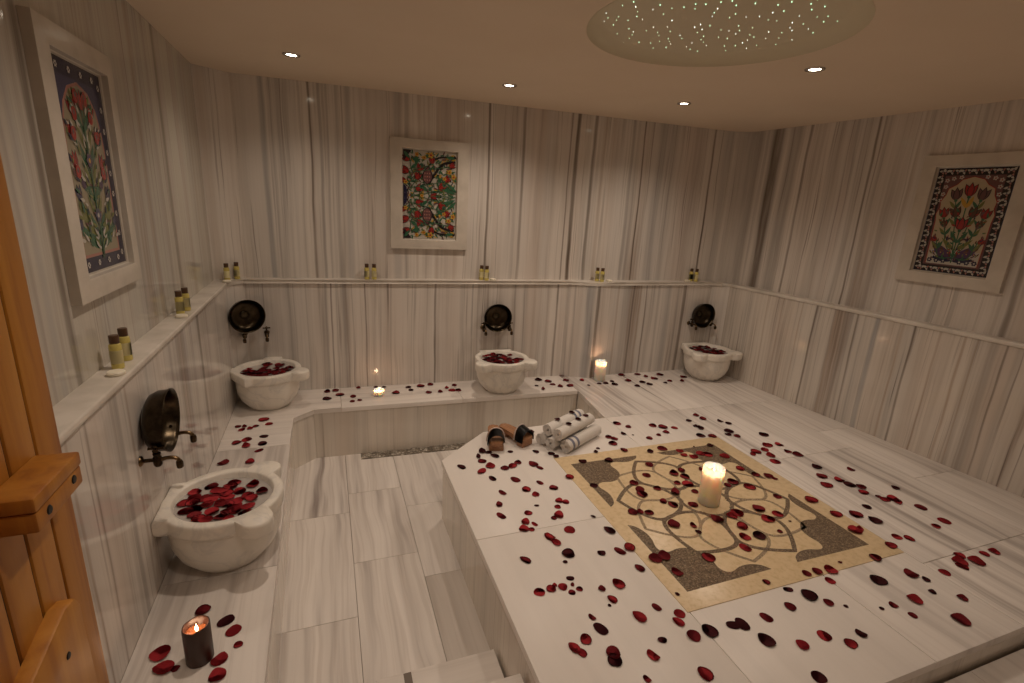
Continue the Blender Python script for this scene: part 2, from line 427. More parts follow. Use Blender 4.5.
def wall(name, low, up, out, mats, zlo):
    bm = BM()
    far = lambda line: [(p[0]+out[0], p[1]+out[1]) for p in line][::-1]
    prism(bm, low+far(low), zlo, LZ-0.012, 0)
    prism(bm, up+far(up), LZ-0.012, CE+0.05, 1)
    return obj(name, bm, mats, smooth=20, kind='structure')
wall('wall_left', low_left, up_left, (-0.25, 0), [M_ll, M_lu], FZ-0.1)
wall('wall_back', low_back, up_back, (0, 0.35), [M_bl, M_bu], FZ-0.1)
wall('wall_right', low_right, up_right, (0.25, 0), [M_rl, M_ru], FZ-0.1)
bm = BM(); prism(bm, [(-0.95, -0.8), (3.95, -0.8), (3.95, -0.95), (-0.95, -0.95)], FZ-0.1, CE+0.05)
obj('wall_front', bm, M_fr, smooth=0, kind='structure')
# short wing wall the open door hangs on
bm = BM(); prism(bm, [(-0.70, 0.02), (-0.425, 0.02), (-0.425, 0.135), (-0.70, 0.135)], TZ, CE+0.02)
obj('wall_wing', bm, M_fr, smooth=0, kind='structure')

def ledge(name, low, up, sgn_end):
    # slab from a nose 15 mm in front of the lower wall back to the upper wall
    bm = BM(); nose = []
    for i, p in enumerate(low):
        a = low[max(i-1, 0)]; b = low[min(i+1, len(low)-1)]
        d = Vector((b[0]-a[0], b[1]-a[1])).normalized(); n = Vector((d.y, -d.x))
        nose.append((p[0]+n.x*0.008, p[1]+n.y*0.008))
    poly = nose+[(p[0]-0.0, p[1]) for p in up][::-1]
    prism(bm, poly, LZ-0.024, LZ)
    es = [e for e in bm.edges if abs(e.verts[0].co.z-e.verts[1].co.z) < 1e-6 and all(any((v.co.xy-Vector(q)).length < 1e-5 for q in nose) for v in e.verts)]
    bmesh.ops.bevel(bm, geom=es, offset=0.006, segments=3, profile=0.5, affect='EDGES')
    return obj(name, bm, M_ledge, smooth=35, kind='structure')
ledge('trim_1', low_left, up_left, 0); ledge('trim_2', low_back, up_back, 0); ledge('trim_3', low_right, up_right, 0)

# ceiling with a round opening for the star dome
DC = (1.41, 1.735); DR = 0.487
bm = BM()
outer = [bm.verts.new((x, y, CE)) for x, y in ((-0.95, -0.95), (3.95, -0.95), (3.95, 4.1), (-0.95, 4.1))]
NS = 72
inner = [bm.verts.new((DC[0]+DR*math.cos(2*PI*i/NS), DC[1]+DR*math.sin(2*PI*i/NS), CE)) for i in range(NS)]
eo = [bm.edges.new((outer[i], outer[(i+1) % 4])) for i in range(4)]
ei = [bm.edges.new((inner[i], inner[(i+1) % NS])) for i in range(NS)]
bmesh.ops.triangle_fill(bm, use_beauty=True, use_dissolve=False, edges=eo+ei)
for f in list(bm.faces):
    c = f.calc_center_median()
    if (c.xy-Vector(DC)).length < DR*0.97: bm.faces.remove(f)
top = [bm.verts.new((v.co.x, v.co.y, CE+0.25)) for v in outer]
bm.faces.new(top)
for i in range(4): bm.faces.new((outer[i], outer[(i+1) % 4], top[(i+1) % 4], top[i]))
obj('ceiling', bm, M_ceil, smooth=0, kind='structure')

# star dome
dome = empty('star_ceiling_dome', (DC[0], DC[1], CE))
tag(dome, 'round recessed ceiling dome dotted with small green and white star lights', 'ceiling dome')
bm = BM()
lathe(bm, [(DR+0.001, -0.001), (DR-0.006, 0.008), (DR-0.022, 0.020), (DR-0.04, 0.030), (DR-0.055, 0.036), (DR-0.07, 0.040), (0.2, 0.040), (0, 0.040)], 72)
obj('dome_shell', bm, M_dome, dome, 60)
rs = random.Random(3)
spots = []
while len(spots) < 150:
    a, r = rs.uniform(0, 2*PI), math.sqrt(rs.random())*(DR-0.05)
    p = (r*math.cos(a), r*math.sin(a))
    if all((p[0]-q[0])**2+(p[1]-q[1])**2 > 0.034**2 for q in spots): spots.append(p)
spots.sort(key=lambda p: -(p[1]*0.94+p[0]*0.34))
far, rest = spots[:98], spots[98:]
def star_bm(bm, x, y, s):
    lathe(bm, [(0.0011*s, 0.0405), (0.0011*s, 0.0375), (0.0007*s, 0.0367), (0, 0.0364)], 8, Matrix.Translation((x, y, 0)))
for i, (x, y) in enumerate(far):
    bm = BM(); star_bm(bm, x, y, rs.choice((0.5, 0.7, 1.0))); obj('star_light', bm, M_star if rs.random() < .55 else M_star_w, dome, 60)
bm = BM()
for x, y in rest: star_bm(bm, x, y, 1.3)
obj('star_lights', bm, M_star, dome, 60, kind='stuff')

# ------------------------------------------------------------------ slabs
def clip(poly, x0, x1, y0, y1):
    def cut(P, inside, inter):
        out = []
        for i in range(len(P)):
            a, b = P[i-1], P[i]
            if inside(b):
                if not inside(a): out.append(inter(a, b))
                out.append(b)
            elif inside(a): out.append(inter(a, b))
        return out
    def ix(v): return lambda a, b: (v, a[1]+(b[1]-a[1])*(v-a[0])/(b[0]-a[0]))
    def iy(v): return lambda a, b: (a[0]+(b[0]-a[0])*(v-a[1])/(b[1]-a[1]), v)
    for ins, itr in ((lambda p: p[0] >= x0, ix(x0)), (lambda p: p[0] <= x1, ix(x1)), (lambda p: p[1] >= y0, iy(y0)), (lambda p: p[1] <= y1, iy(y1))):
        if not poly: return []
        poly = cut(poly, ins, itr)
    return poly

def shrink(P, g):
    # pull each slab in by g for an open joint
    n = len(P); A = sum(P[i-1][0]*P[i][1]-P[i][0]*P[i-1][1] for i in range(n)); s = 1 if A > 0 else -1
    out = []
    for i in range(n):
        a, b, c = Vector(P[i-1]), Vector(P[i]), Vector(P[(i+1) % n])
        d1, d2 = (b-a), (c-b)
        if d1.length < 1e-6 or d2.length < 1e-6: continue
        d1.normalize(); d2.normalize()
        n1 = Vector((-d1.y, d1.x))*s; n2 = Vector((-d2.y, d2.x))*s
        k = n1+n2; q = max(0.3, 1+n1.dot(n2))
        out.append(b+k*(g/q))
    return [(v.x, v.y) for v in out]

def slabs(name, outline, rects, z0, z1, parent, bev=0.003, gap=0.0007, kind=None):
    bm = BM(); lay = [bm.faces.layers.float.new(k) for k in ('seed', 'streak', 'rot', 'dark')]
    for (x0, x1, y0, y1, seed, stk, rot, dk) in rects:
        P = clip(outline, x0, x1, y0, y1) if outline else [(x0, y0), (x1, y0), (x1, y1), (x0, y1)]
        Q = []
        for p in P:
            if not Q or (abs(p[0]-Q[-1][0])+abs(p[1]-Q[-1][1])) > 1e-5: Q.append(p)
        if len(Q) > 2 and abs(Q[0][0]-Q[-1][0])+abs(Q[0][1]-Q[-1][1]) < 1e-5: Q.pop()
        if len(Q) < 3: continue
        fs = prism(bm, shrink(Q, gap), z0, z1)
        for f in fs:
            for l, v in zip(lay, (seed, stk, rot, dk)): f[l] = v
    es = [e for e in bm.edges if e.verts[0].co.z > z1-1e-6 and e.verts[1].co.z > z1-1e-6]
    if bev: bmesh.ops.bevel(bm, geom=es, offset=bev, segments=2, profile=0.5, affect='EDGES')
    return obj(name, bm, M_slab, parent, 35, kind)

# sunken floor and the landing by the door
fr = []
k = 1
for x0, x1, cuts in ((-0.30, 0.06, (0.9, 1.79, 2.545, 3.7)), (0.06, 0.365, (0.9, 1.42, 2.12, 2.73, 3.7)), (0.365, 1.9, (0.9, 1.46, 1.94, 2.52, 3.7))):
    for a, b in zip(cuts, cuts[1:]):
        fr.append((x0, x1, a, b, k*1.0, (0.9 if k in (3, 7) else 0.7), 0, 0.0)); k += 1
fr[2] = (*fr[2][:5], 1.0, 0, 0.0)
fr[7] = (*fr[7][:5], 0.2, 0, 0.0)
fr = [(*r[:7], 0.55 if (r[0] > .3 and abs(r[2]-1.46) < .01) else 0.0) for r in fr]
bm0 = slabs('floor', None, fr+[(-0.59, 0.53, -0.8, 1.0, 31, 0.3, 0, 0)], FZ-0.08, FZ, None, 0.0015, 0.0009, 'structure')
me = bm0.data
# landing: same object, higher level
bm = BM(); bm.from_mesh(me); lay = [bm.faces.layers.float[k] for k in ('seed', 'streak', 'rot', 'dark')]
for poly, sd in (([(-0.60, -0.8), (0.53, -0.8), (0.53, 0.93), (-0.60, 0.93)], 41), ([(0.53, -0.8), (2.0, -0.8), (2.0, 0.705), (0.53, 0.705)], 42), ([(2.0, -0.8), (3.6, -0.8), (3.6, 0.705), (2.0, 0.705)], 43)):
    for f in prism(bm, shrink(poly, 0.0007), FZ, TZ):
        for l, v in zip(lay, (sd, 0.35, 0, 0)): f[l] = v
bmesh.ops.recalc_face_normals(bm, faces=bm.faces[:]); bm.to_mesh(me); bm.free()

# steps between landing and sunken floor
steps = empty('marble_steps', (0.32, 1.2, FZ)); tag(steps, 'two shallow white marble steps climbing beside the platform from the sunken floor', 'steps')
def step(x0, x1, y0, y1, z0, z1, seed):
    o = slabs('step', None, [(x0-0.32, x1-0.32, y0-1.2, y1-1.2, seed, 0.3, 1, 0)], z0-FZ, z1-FZ, steps, 0.004, 0.0)
bm = BM(); box(bm, (0.205-0.32, 1.375-1.2, -0.275-FZ+0.0001), (0.027, 0.06, 0.0008)); obj('dark_inlay', bm, simple('dark_inlay_stone', (0.16, 0.125, 0.10), 0.4), steps, 0)
step(0.10, 0.528, 0.93, 1.41, FZ+0.0005, -0.275, 51); step(0.10, 0.528, 0.93, 1.155, -0.2745, TZ, 52)

# drain channel along the foot of the back bench
dr = empty('drain_channel', (0.9, 3.1455, FZ), -0.0277); tag(dr, 'narrow strip of grey pebble drain along the foot of the back bench', 'drain')
bm = BM()
rd = random.Random(5)
box(bm, (0.03, 0.0, 0.002), (1.54, 0.082, 0.004), 0.001)
obj('drain_bed', bm, M_drain, dr, 30)
bm = BM()
for i in range(420):
    r = rd.uniform(0.004, 0.009)
    m = Matrix.Translation((rd.uniform(-0.73, 0.79), rd.uniform(-0.038, 0.038), 0.004)) @ Matrix.Diagonal((1, rd.uniform(0.7, 1), 0.45, 1))
    bmesh.ops.create_icosphere(bm, subdivisions=1, radius=r, matrix=m)
obj('drain_pebbles', bm, M_drain, dr, 60, kind='stuff')

# ------------------------------------------------------------------ bench and platform
BT = 0.030
b_out = [(XL, 1.02), (-0.212, 1.02), (-0.222, 1.9), (-0.236, 3.10), (-0.118, 3.208), (1.752, 3.156), (1.757, 3.503), (-0.51, 3.598), (XL, 3.469)]
bench = empty('marble_bench', (-0.4, 2.2, FZ)); tag(bench, 'low white marble bench running along the left and back walls', 'bench')
def loc(poly, e): return [(p[0]-e.location.x, p[1]-e.location.y) for p in poly]
def locr(rects, e): return [(r[0]-e.location.x, r[1]-e.location.x, r[2]-e.location.y, r[3]-e.location.y, *r[4:]) for r in rects]
z = lambda v: v-FZ
slabs('bench_top', loc(b_out, bench), locr([(-0.7, -0.1999, 1.0, 1.75, 61, 0.8, 0, 0), (-0.7, -0.1999, 1.75, 2.75, 62, 0.7, 0, 0),
    (-0.7, 0.05, 2.75, 3.7, 63, 0.35, 1, 0), (0.05, 0.86, 3.0, 3.7, 64, 0.4, 1, 0), (0.86, 1.77, 3.0, 3.7, 65, 0.3, 1, 0)], bench), z(-BT), z(0), bench)
bm = BM(); prism(bm, loc([(XL, 1.03), (-0.222, 1.03), (-0.232, 1.9), (-0.247, 3.104), (-0.122, 3.218), (1.752, 3.166), (1.757, 3.503), (-0.51, 3.598), (XL, 3.469)], bench), z(FZ)+0.0, z(-BT))
o = obj('bench_front', bm, M_side, bench, 20)

p_out = [(0.53, 0.705), (xr(0.705), 0.705), (xr(3.33), 3.33), (3.19, 3.40), (3.12, 3.437), (2.15, 3.445), (1.97, 3.392), (1.77, 3.50), (1.758, 3.50), (1.753, 3.156), (1.695, 2.653), (0.845, 2.645), (0.53, 2.367)]
plat = empty('marble_platform', (1.675, 1.67, FZ)); tag(plat, 'wide raised white marble platform filling the middle and right of the room', 'platform')
slabs('platform_top', loc(p_out, plat), locr([
    (0.5, 1.139, 0.6, 1.687, 71, 0.06, 0, 0), (0.5, 1.139, 1.687, 2.7, 72, 0.05, 0, 0),
    (1.139, 1.78, 0.6, 1.113, 73, 0.08, 0, 0), (1.78, 2.26, 0.6, 1.113, 74, 0.35, 0, 0),
    (1.139, 2.26, 1.113, 2.235, 75, 0.1, 0, 0), (1.139, 1.70, 2.235, 2.66, 76, 0.05, 0, 0), (1.70, 2.26, 2.235, 2.66, 77, 0.3, 0, 0),
    (1.70, 2.3, 2.66, 3.6, 78, 0.9, 0, 0), (2.3, 3.0, 2.66, 3.6, 79, 0.8, 0, 0),
    (2.26, 3.0, 0.6, 1.04, 80, 0.8, 0, 0), (2.26, 3.0, 1.04, 1.9, 81, 0.85, 0, 0), (2.26, 3.0, 1.9, 2.66, 82, 1.0, 0, 0),
    (3.0, 3.6, 0.6, 1.53, 83, 0.75, 0, 0.1), (3.0, 3.6, 1.53, 2.13, 84, 0.85, 0, 0), (3.0, 3.6, 2.13, 2.65, 85, 0.85, 0, 0.1), (3.0, 3.6, 2.65, 3.6, 86, 0.85, 0, 0)], plat), z(-BT), z(0), plat, 0.004)
bm = BM()
p_in = [(0.538, 0.715), (xr(0.715), 0.715), (xr(3.33), 3.33), (3.19, 3.40), (3.12, 3.437), (2.15, 3.445), (1.97, 3.392), (1.77, 3.50), (1.763, 3.50), (1.759, 3.156), (1.703, 2.643), (0.849, 2.635), (0.538, 2.362)]
prism(bm, loc(p_in, plat), z(FZ), z(-BT))
obj('platform_side', bm, M_side, plat, 20)

# ------------------------------------------------------------------ mosaic square set in the platform
mos = empty('mosaic_panel', (1.691, 1.672, 0.0)); tag(mos, 'square cream stone mosaic with a brown interlaced flower inlaid in the platform', 'mosaic')
mos.rotation_euler.z = 0.0
H = 0.562
bm = BM(); box(bm, (0, 0, 0.001), (2*H, 2*H, 0.003), 0.0008); obj('cream_field', bm, M_cream, mos, 30)
Q = 0.479
def ribbon(bm, pts, w, z0, z1, closed=False, mi=0):
    pts = [Vector(p) for p in pts]; n = len(pts); L = []; Rr = []
    for i in range(n):
        a = pts[(i-1) % n] if (closed or i > 0) else pts[i]
        b = pts[(i+1) % n] if (closed or i < n-1) else pts[i]
        d = (b-a).normalized(); nn = Vector((-d.y, d.x))
        L.append(pts[i]+nn*w/2); Rr.append(pts[i]-nn*w/2)
    rng = range(n) if closed else range(n-1)
    def v(p, zz): return bm.verts.new((p.x, p.y, zz))
    lt = [v(p, z1) for p in L]; rt = [v(p, z1) for p in Rr]; lb = [v(p, z0) for p in L]; rb = [v(p, z0) for p in Rr]
    for i in rng:
        j = (i+1) % n
        for q in ((lt[i], lt[j], rt[j], rt[i]), (lt[i], lb[i], lb[j], lt[j]), (rt[i], rt[j], rb[j], rb[i]), (lb[i], rb[i], rb[j], lb[j])):
            f = bm.faces.new(q); f.material_index = mi
def smooth_poly(P, n=6):
    out = []; N = len(P)
    for i in range(N-1):
        p0 = Vector(P[max(i-1, 0)]); p1 = Vector(P[i]); p2 = Vector(P[i+1]); p3 = Vector(P[min(i+2, N-1)])
        for k in range(n):
            t = k/n
            out.append(0.5*((2*p1)+(p2-p0)*t+(2*p0-5*p1+4*p2-p3)*t*t+(3*p1-p0-3*p2+p3)*t**3))
    out.append(Vector(P[-1])); return [(v.x, v.y) for v in out]
edge = [(0.365, 0.004), (0.345, 0.030), (0.305, 0.046), (0.262, 0.046), (0.222, 0.034), (0.196, 0.040), (0.184, 0.066), (0.190, 0.105), (0.182, 0.145), (0.145, 0.182), (0.105, 0.190), (0.066, 0.184), (0.040, 0.196), (0.034, 0.222), (0.046, 0.262), (0.046, 0.305), (0.030, 0.345), (0.004, 0.365)]
curve = smooth_poly([(a*1.12, b*1.12) for a, b in edge], 4)
for sx, sy in ((1, 1), (-1, 1), (-1, -1), (1, -1)):
    bm = BM()
    P = [(-Q, -Q)]+[(-Q+a, -Q+b) for a, b in curve]
    P = [(p[0]*sx-0.020, p[1]*sy-0.003) for p in P]
    vs = [bm.verts.new((p[0], p[1], 0.0030)) for p in P]
    f = bm.faces.new(vs if sx*sy > 0 else vs[::-1])
    r = bmesh.ops.extrude_face_region(bm, geom=[f])
    bmesh.ops.translate(bm, verts=[e for e in r['geom'] if isinstance(e, bmesh.types.BMVert)], vec=(0, 0, -0.0012))
    bmesh.ops.triangulate(bm, faces=[q for q in bm.faces if len(q.verts) > 4])
    obj('corner_motif', bm, M_pebble, mos, 0)
MC = Vector((-0.015, -0.004))
def petal_line(ang, R=0.432, r0=0.118, wmax=0.155):
    # one side out to the tip and back: a pointed, wide petal
    side = [(r0*0.99, 0.0), (0.155, 0.075), (0.215, 0.125), (0.275, wmax*0.97), (0.330, 0.128), (0.385, 0.070), (R, 0.0)]
    s = smooth_poly(side, 5)
    pts = s+[(p[0], -p[1]) for p in s[::-1][1:]]
    ca, sa = math.cos(ang), math.sin(ang)
    return [(MC.x+p[0]*ca-p[1]*sa, MC.y+p[0]*sa+p[1]*ca) for p in pts]
for kx in range(6):
    bm = BM(); ribbon(bm, petal_line(math.radians(15.5+60*kx)), 0.014, 0.0015, 0.00270+0.00006*kx); obj('light_petal_line', bm, M_pebble_light, mos, 0)
for kx in range(6):
    bm = BM(); ribbon(bm, petal_line(math.radians(45.5+60*kx)), 0.019, 0.0015, 0.00310+0.00006*kx); obj('dark_petal_line', bm, M_pebble, mos, 0)
bm = BM(); ribbon(bm, [(MC.x+0.125*math.cos(2*PI*i/48), MC.y+0.125*math.sin(2*PI*i/48)) for i in range(48)], 0.017, 0.0015, 0.00352, True)
obj('centre_ring', bm, M_pebble, mos, 0)
MZ = 0.0036

# ------------------------------------------------------------------ basins
def rim_r(t):
    """outline of the rim seen from above; the tap side is +y, lobes at the two front corners, square shoulders at the back"""
    x, y = math.cos(t), math.sin(t)
    r = 0.199
    for a in (math.radians(-35), math.radians(-145)):
        d = abs((t-a+PI) % (2*PI)-PI)
        # rounded ear of radius e centred at distance c
        c, e = 0.212, 0.057
        s = math.sin(d)*c
        if d < PI/2 and s < e: r = max(r, math.cos(d)*c+math.sqrt(e*e-s*s))
    # square block against the wall
    hw, hy = 0.128, 0.1965
    if y > 0:
        q = min(hw/max(abs(x), 1e-6), hy/max(y, 1e-6))
        if y*q >= 0.10: r = max(r, q)
    return r
def make_basin(name, label):
    root = empty(name); tag(root, label, 'basin', 'carved marble basins')
    bm = BM(); N = 144
    zr, zt = 0.192, 0.250
    loops = []
    outl = [(rim_r(2*PI*i/N)*math.cos(2*PI*i/N), rim_r(2*PI*i/N)*math.sin(2*PI*i/N)) for i in range(N)]
    def ring(f, zz): loops.append([bm.verts.new((*f(i), zz)) for i in range(N)])
    cs = [(math.cos(2*PI*i/N), math.sin(2*PI*i/N)) for i in range(N)]
    circ = lambda r: (lambda i: (r*cs[i][0], r*cs[i][1]))
    sc = lambda k: (lambda i: (outl[i][0]*k, outl[i][1]*k))
    hole = 0.165
    bm_c = bm.verts.new((0, 0, 0.10))
    ring(circ(0.05), 0.102); ring(circ(0.10), 0.125); ring(circ(0.144), 0.17); ring(circ(0.159), 0.215); ring(circ(hole-0.002), zt-0.006); ring(circ(hole+0.004), zt)
    ring(sc(0.975), zt); ring(sc(0.995), zt-0.004); ring(sc(1.0), zt-0.012); ring(sc(1.0), zr+0.016); ring(sc(0.985), zr+0.004); ring(sc(0.955), zr)
    ring(circ(0.186), zr-0.002); ring(circ(0.186), zr-0.04); ring(circ(0.181), 0.105); ring(circ(0.163), 0.058); ring(circ(0.132), 0.020); ring(circ(0.117), 0.004); ring(circ(0.110), 0.0)
    b0 = bm.verts.new((0, 0, 0))
    for i in range(N):
        j = (i+1) % N
        bm.faces.new((bm_c, loops[0][i], loops[0][j])); bm.faces.new((b0, loops[-1][j], loops[-1][i]))
        for A, B in zip(loops, loops[1:]): bm.faces.new((A[i], B[i], B[j], A[j]))
    obj('basin_body', bm, M_basin, root, 50)
    bm = BM(); lathe(bm, [(0, 0.2245), (0.05, 0.2245), (0.10, 0.2245), (0.1605, 0.2245), (0.1595, 0.221), (0, 0.221)], 48)
    obj('water', bm, M_water, root, 40)
    return root
BAS = [((-0.392, 1.875), PI/2, 'round marble basin on the left bench beneath two bronze taps, nearest the door'),
       ((-0.385, 3.365), 3*PI/4-0.25, 'round marble basin in the back left corner where the benches meet'),
       ((1.183, 3.315), 0.0-0.035, 'round marble basin standing at the middle of the back bench'),
       ((2.995, 3.225), -0.06, 'round marble basin in the back right corner beside the wood-grained slabs')]
base = make_basin('stone_basin', BAS[0][2])
base.location = (*BAS[0][0], 0.0003); base.rotation_euler.z = BAS[0][1]
for (p, r, l) in BAS[1:]: dup(base, (*p, 0.0003), (0, 0, r), l)
# ------------------------------------------------------------------ bronze bowls and taps
def make_bowl():
    root = empty('bath_bowl'); tag(root, 'x', 'bowl', 'bronze bath bowls on the taps')
    bm = BM()   # opens to -y, back against the wall at y = 0
    R = Matrix.Rotation(PI/2, 4, 'X')
    lathe(bm, [(0, 0.0), (0.070, 0.002), (0.090, 0.012), (0.101, 0.032), (0.104, 0.058), (0.108, 0.066), (0.107, 0.069), (0.102, 0.066), (0.099, 0.056), (0.095, 0.034), (0.084, 0.016), (0.066, 0.007), (0.034, 0.006)], 48, R)
    obj('bowl_shell', bm, M_bowl_out, root, 50)
    bm = BM(); lathe(bm, [(0.026, 0.0055), (0.024, 0.008), (0.016, 0.011), (0.008, 0.013), (0, 0.0135)], 32, R)
    obj('bowl_boss', bm, M_bowl_in, root, 50)
    return root
def make_tap():
    root = empty('bronze_tap'); tag(root, 'x', 'tap', 'bronze taps above the basins')
    R = Matrix.Rotation(PI/2, 4, 'X')
    bm = BM(); lathe(bm, [(0.0, 0.0), (0.020, 0.0), (0.020, 0.004), (0.014, 0.009), (0.008, 0.012), (0.0, 0.012)], 24, R); obj('wall_flange', bm, M_tap, root, 50)
    bm = BM(); tube(bm, [(0, -0.008, 0), (0, -0.045, 0)], 0.0075); lathe(bm, [(0, -0.026), (0.010, -0.026), (0.0145, -0.018), (0.0155, 0), (0.0145, 0.012), (0.011, 0.018), (0.0135, 0.022), (0.0135, 0.028), (0, 0.028)], 20, Matrix.Translation((0, -0.055, 0)))
    obj('tap_body', bm, M_tap_dark, root, 50)
    bm = BM(); tube(bm, [(0, -0.066, 0)]+bez((0, -0.085, 0.004), (0, -0.122, 0.006), (0, -0.124, -0.016), 6), [0.0085]+[0.0075]*7)
    obj('spout', bm, M_tap, root, 60)
    bm = BM(); lathe(bm, [(0, 0.012), (0.0095, 0.012), (0.0125, 0.006), (0.0125, -0.012), (0.0105, -0.018), (0.006, -0.018), (0.006, -0.010), (0, -0.010)], 8, Matrix.Translation((0, -0.124, -0.024)))
    obj('outlet', bm, M_tap_dark, root, 30)
    bm = BM(); tube(bm, [(0, -0.055, 0.026), (0, -0.055, 0.044)], 0.0055)
    tube(bm, [(-0.026, -0.055, 0.048), (-0.018, -0.055, 0.047), (0, -0.055, 0.048), (0.018, -0.055, 0.047), (0.026, -0.055, 0.048)], [0.0062, 0.0045, 0.006, 0.0045, 0.0062])
    tube(bm, [(0, -0.081, 0.048), (0, -0.073, 0.047), (0, -0.055, 0.048), (0, -0.037, 0.047), (0, -0.029, 0.048)], [0.0062, 0.0045, 0.006, 0.0045, 0.0062])
    lathe(bm, [(0, 0.046), (0.008, 0.046), (0.008, 0.054), (0.004, 0.058), (0, 0.059)], 16, Matrix.Translation((0, -0.055, 0)))
    obj('handle', bm, M_tap_dark, root, 60)
    return root
bowl0 = make_bowl(); tap0 = make_tap()
# wall point, wall facing angle (0: faces -y), bowl height, tap height, tap spacing, names
ST = [((XL, 1.845), PI/2, 0.578, 0.480, 0.19, 'over the near basin on the left wall', ('tap nearer the door over the near basin', 'tap farther from the door over the near basin')),
      ((-0.462, 3.588), 0.10, 0.570, 0.425, 0.13, 'in the back left corner', ('left-hand tap over the corner basin at back left', 'right-hand tap over the corner basin at back left')),
      ((1.19, yb(1.19)), -0.043, 0.512, 0.425, 0.20, 'over the middle basin of the back wall', ('left-hand tap over the middle basin of the back wall', 'right-hand tap over the middle basin of the back wall')),
      ((3.03, 3.438), -0.02, 0.502, 0.425, 0.20, 'over the back right corner basin', ('left-hand tap over the back right corner basin', 'right-hand tap over the back right corner basin'))]
first = True
for (p, rz, hb, ht, sp, where, tl) in ST:
    f = Vector((math.sin(rz), -math.cos(rz), 0)); s = Vector((math.cos(rz), math.sin(rz), 0))
    tilt = Matrix.Rotation(rz, 4, 'Z') @ Matrix.Rotation(0.03, 4, 'X')
    pos = Vector((p[0], p[1], hb))+f*0.005
    if 'corner' in where and 'left' in where: pos = Vector((-0.510, 3.503, hb)); tilt = Matrix.Rotation(0.42, 4, 'Z') @ Matrix.Rotation(0.03, 4, 'X')
    lab = 'dark bronze bath bowl propped on the taps '+where
    if first: b = bowl0; b['label'] = lab
    else: b = dup(bowl0, label=lab)
    b.location = pos; b.rotation_euler = tilt.to_euler()
    for k, sg in enumerate((-1, 1)):
        pos = Vector((p[0], p[1], ht))+s*(sg*sp/2)
        lab = 'small dark bronze '+tl[k]
        if first and k == 0: t = tap0; t['label'] = lab
        else: t = dup(tap0, label=lab)
        t.scale = (0.86, 0.86, 0.86)
        t.location = pos; t.rotation_euler = (0, 0, rz)
    first = False

# ------------------------------------------------------------------ framed tile panels
TC = dict(navy=(0.018, 0.018, 0.050), white=(0.46, 0.43, 0.38), cream=(0.44, 0.365, 0.25), red=(0.30, 0.025, 0.022), green=(0.035, 0.115, 0.060), olive=(0.15, 0.16, 0.05),
          blue=(0.045, 0.045, 0.11), purple=(0.075, 0.035, 0.095), yellow=(0.48, 0.28, 0.045), pink=(0.36, 0.17, 0.14), brown=(0.10, 0.045, 0.025), black=(0.015, 0.013, 0.015), plum=(0.13, 0.06, 0.06), shaded_cream=(0.28, 0.24, 0.165))
TK = list(TC); TM = [simple('tile_'+k, v, 0.16, spec=0.5) for k, v in TC.items()]
class Art:
    def __init__(s): s.bm = BM(); s.k = 0
    def poly(s, P, c):
        s.k += 1; z = 0.0002+s.k*0.000006
        vs = [s.bm.verts.new((p[0], p[1], z)) for p in P]
        A = sum(P[i-1][0]*P[i][1]-P[i][0]*P[i-1][1] for i in range(len(P)))
        f = s.bm.faces.new(vs if A > 0 else vs[::-1]); f.material_index = TK.index(c)
    def ell(s, x, y, a, b, c, ang=0, n=14):
        ca, sa = math.cos(ang), math.sin(ang)
        s.poly([(x+a*math.cos(t)*ca-b*math.sin(t)*sa, y+a*math.cos(t)*sa+b*math.sin(t)*ca) for t in [2*PI*i/n for i in range(n)]], c)
    def leaf(s, x, y, L, w, ang, c, bend=0.0, n=8):
        ca, sa = math.cos(ang), math.sin(ang); up = []; dn = []
        for i in range(n+1):
            t = i/n; h = w/2*math.sin(PI*t**0.8); o = bend*L*t*t
            up.append((t*L, o+h)); dn.append((t*L, o-h))
        P = up+dn[::-1][1:-1]
        s.poly([(x+p*ca-q*sa, y+p*sa+q*ca) for p, q in P], c)
    def stem(s, P, w, c):
        P = smooth_poly(P, 5); n = len(P); L = []; R = []
        for i in range(n):
            a = Vector(P[max(i-1, 0)]); b = Vector(P[min(i+1, n-1)]); d = (b-a).normalized(); q = Vector((-d.y, d.x))*w/2
            L.append((P[i][0]+q.x, P[i][1]+q.y)); R.append((P[i][0]-q.x, P[i][1]-q.y))
        for i in range(n-1): s.poly([L[i], R[i], R[i+1], L[i+1]], c)
    def tulip(s, x, y, h, ang, c='red', rim='white'):
        for da, k in ((0.30, 0.95), (-0.30, 0.95), (0, 1.0)):
            s.leaf(x, y, h*k*1.08, h*0.46, ang+da*0.9, 'black', 0.12*(1 if da > 0 else -1 if da < 0 else 0))
            s.leaf(x, y, h*k, h*0.34, ang+da*0.9, c, 0.12*(1 if da > 0 else -1 if da < 0 else 0))
        s.ell(x, y, h*0.12, h*0.12, 'green', 0, 8)
    def rosette(s, x, y, r, c='white', k=6, core='red'):
        for i in range(k):
            a = 2*PI*i/k; s.ell(x+0.6*r*math.cos(a), y+0.6*r*math.sin(a), r*0.42, r*0.34, c, a, 8)
        s.ell(x, y, r*0.34, r*0.34, core, 0, 8)
    def rect(s, x0, y0, x1, y1, c): s.poly([(x0, y0), (x1, y0), (x1, y1), (x0, y1)], c)
PW, PH = 0.362, 0.585     # tile field
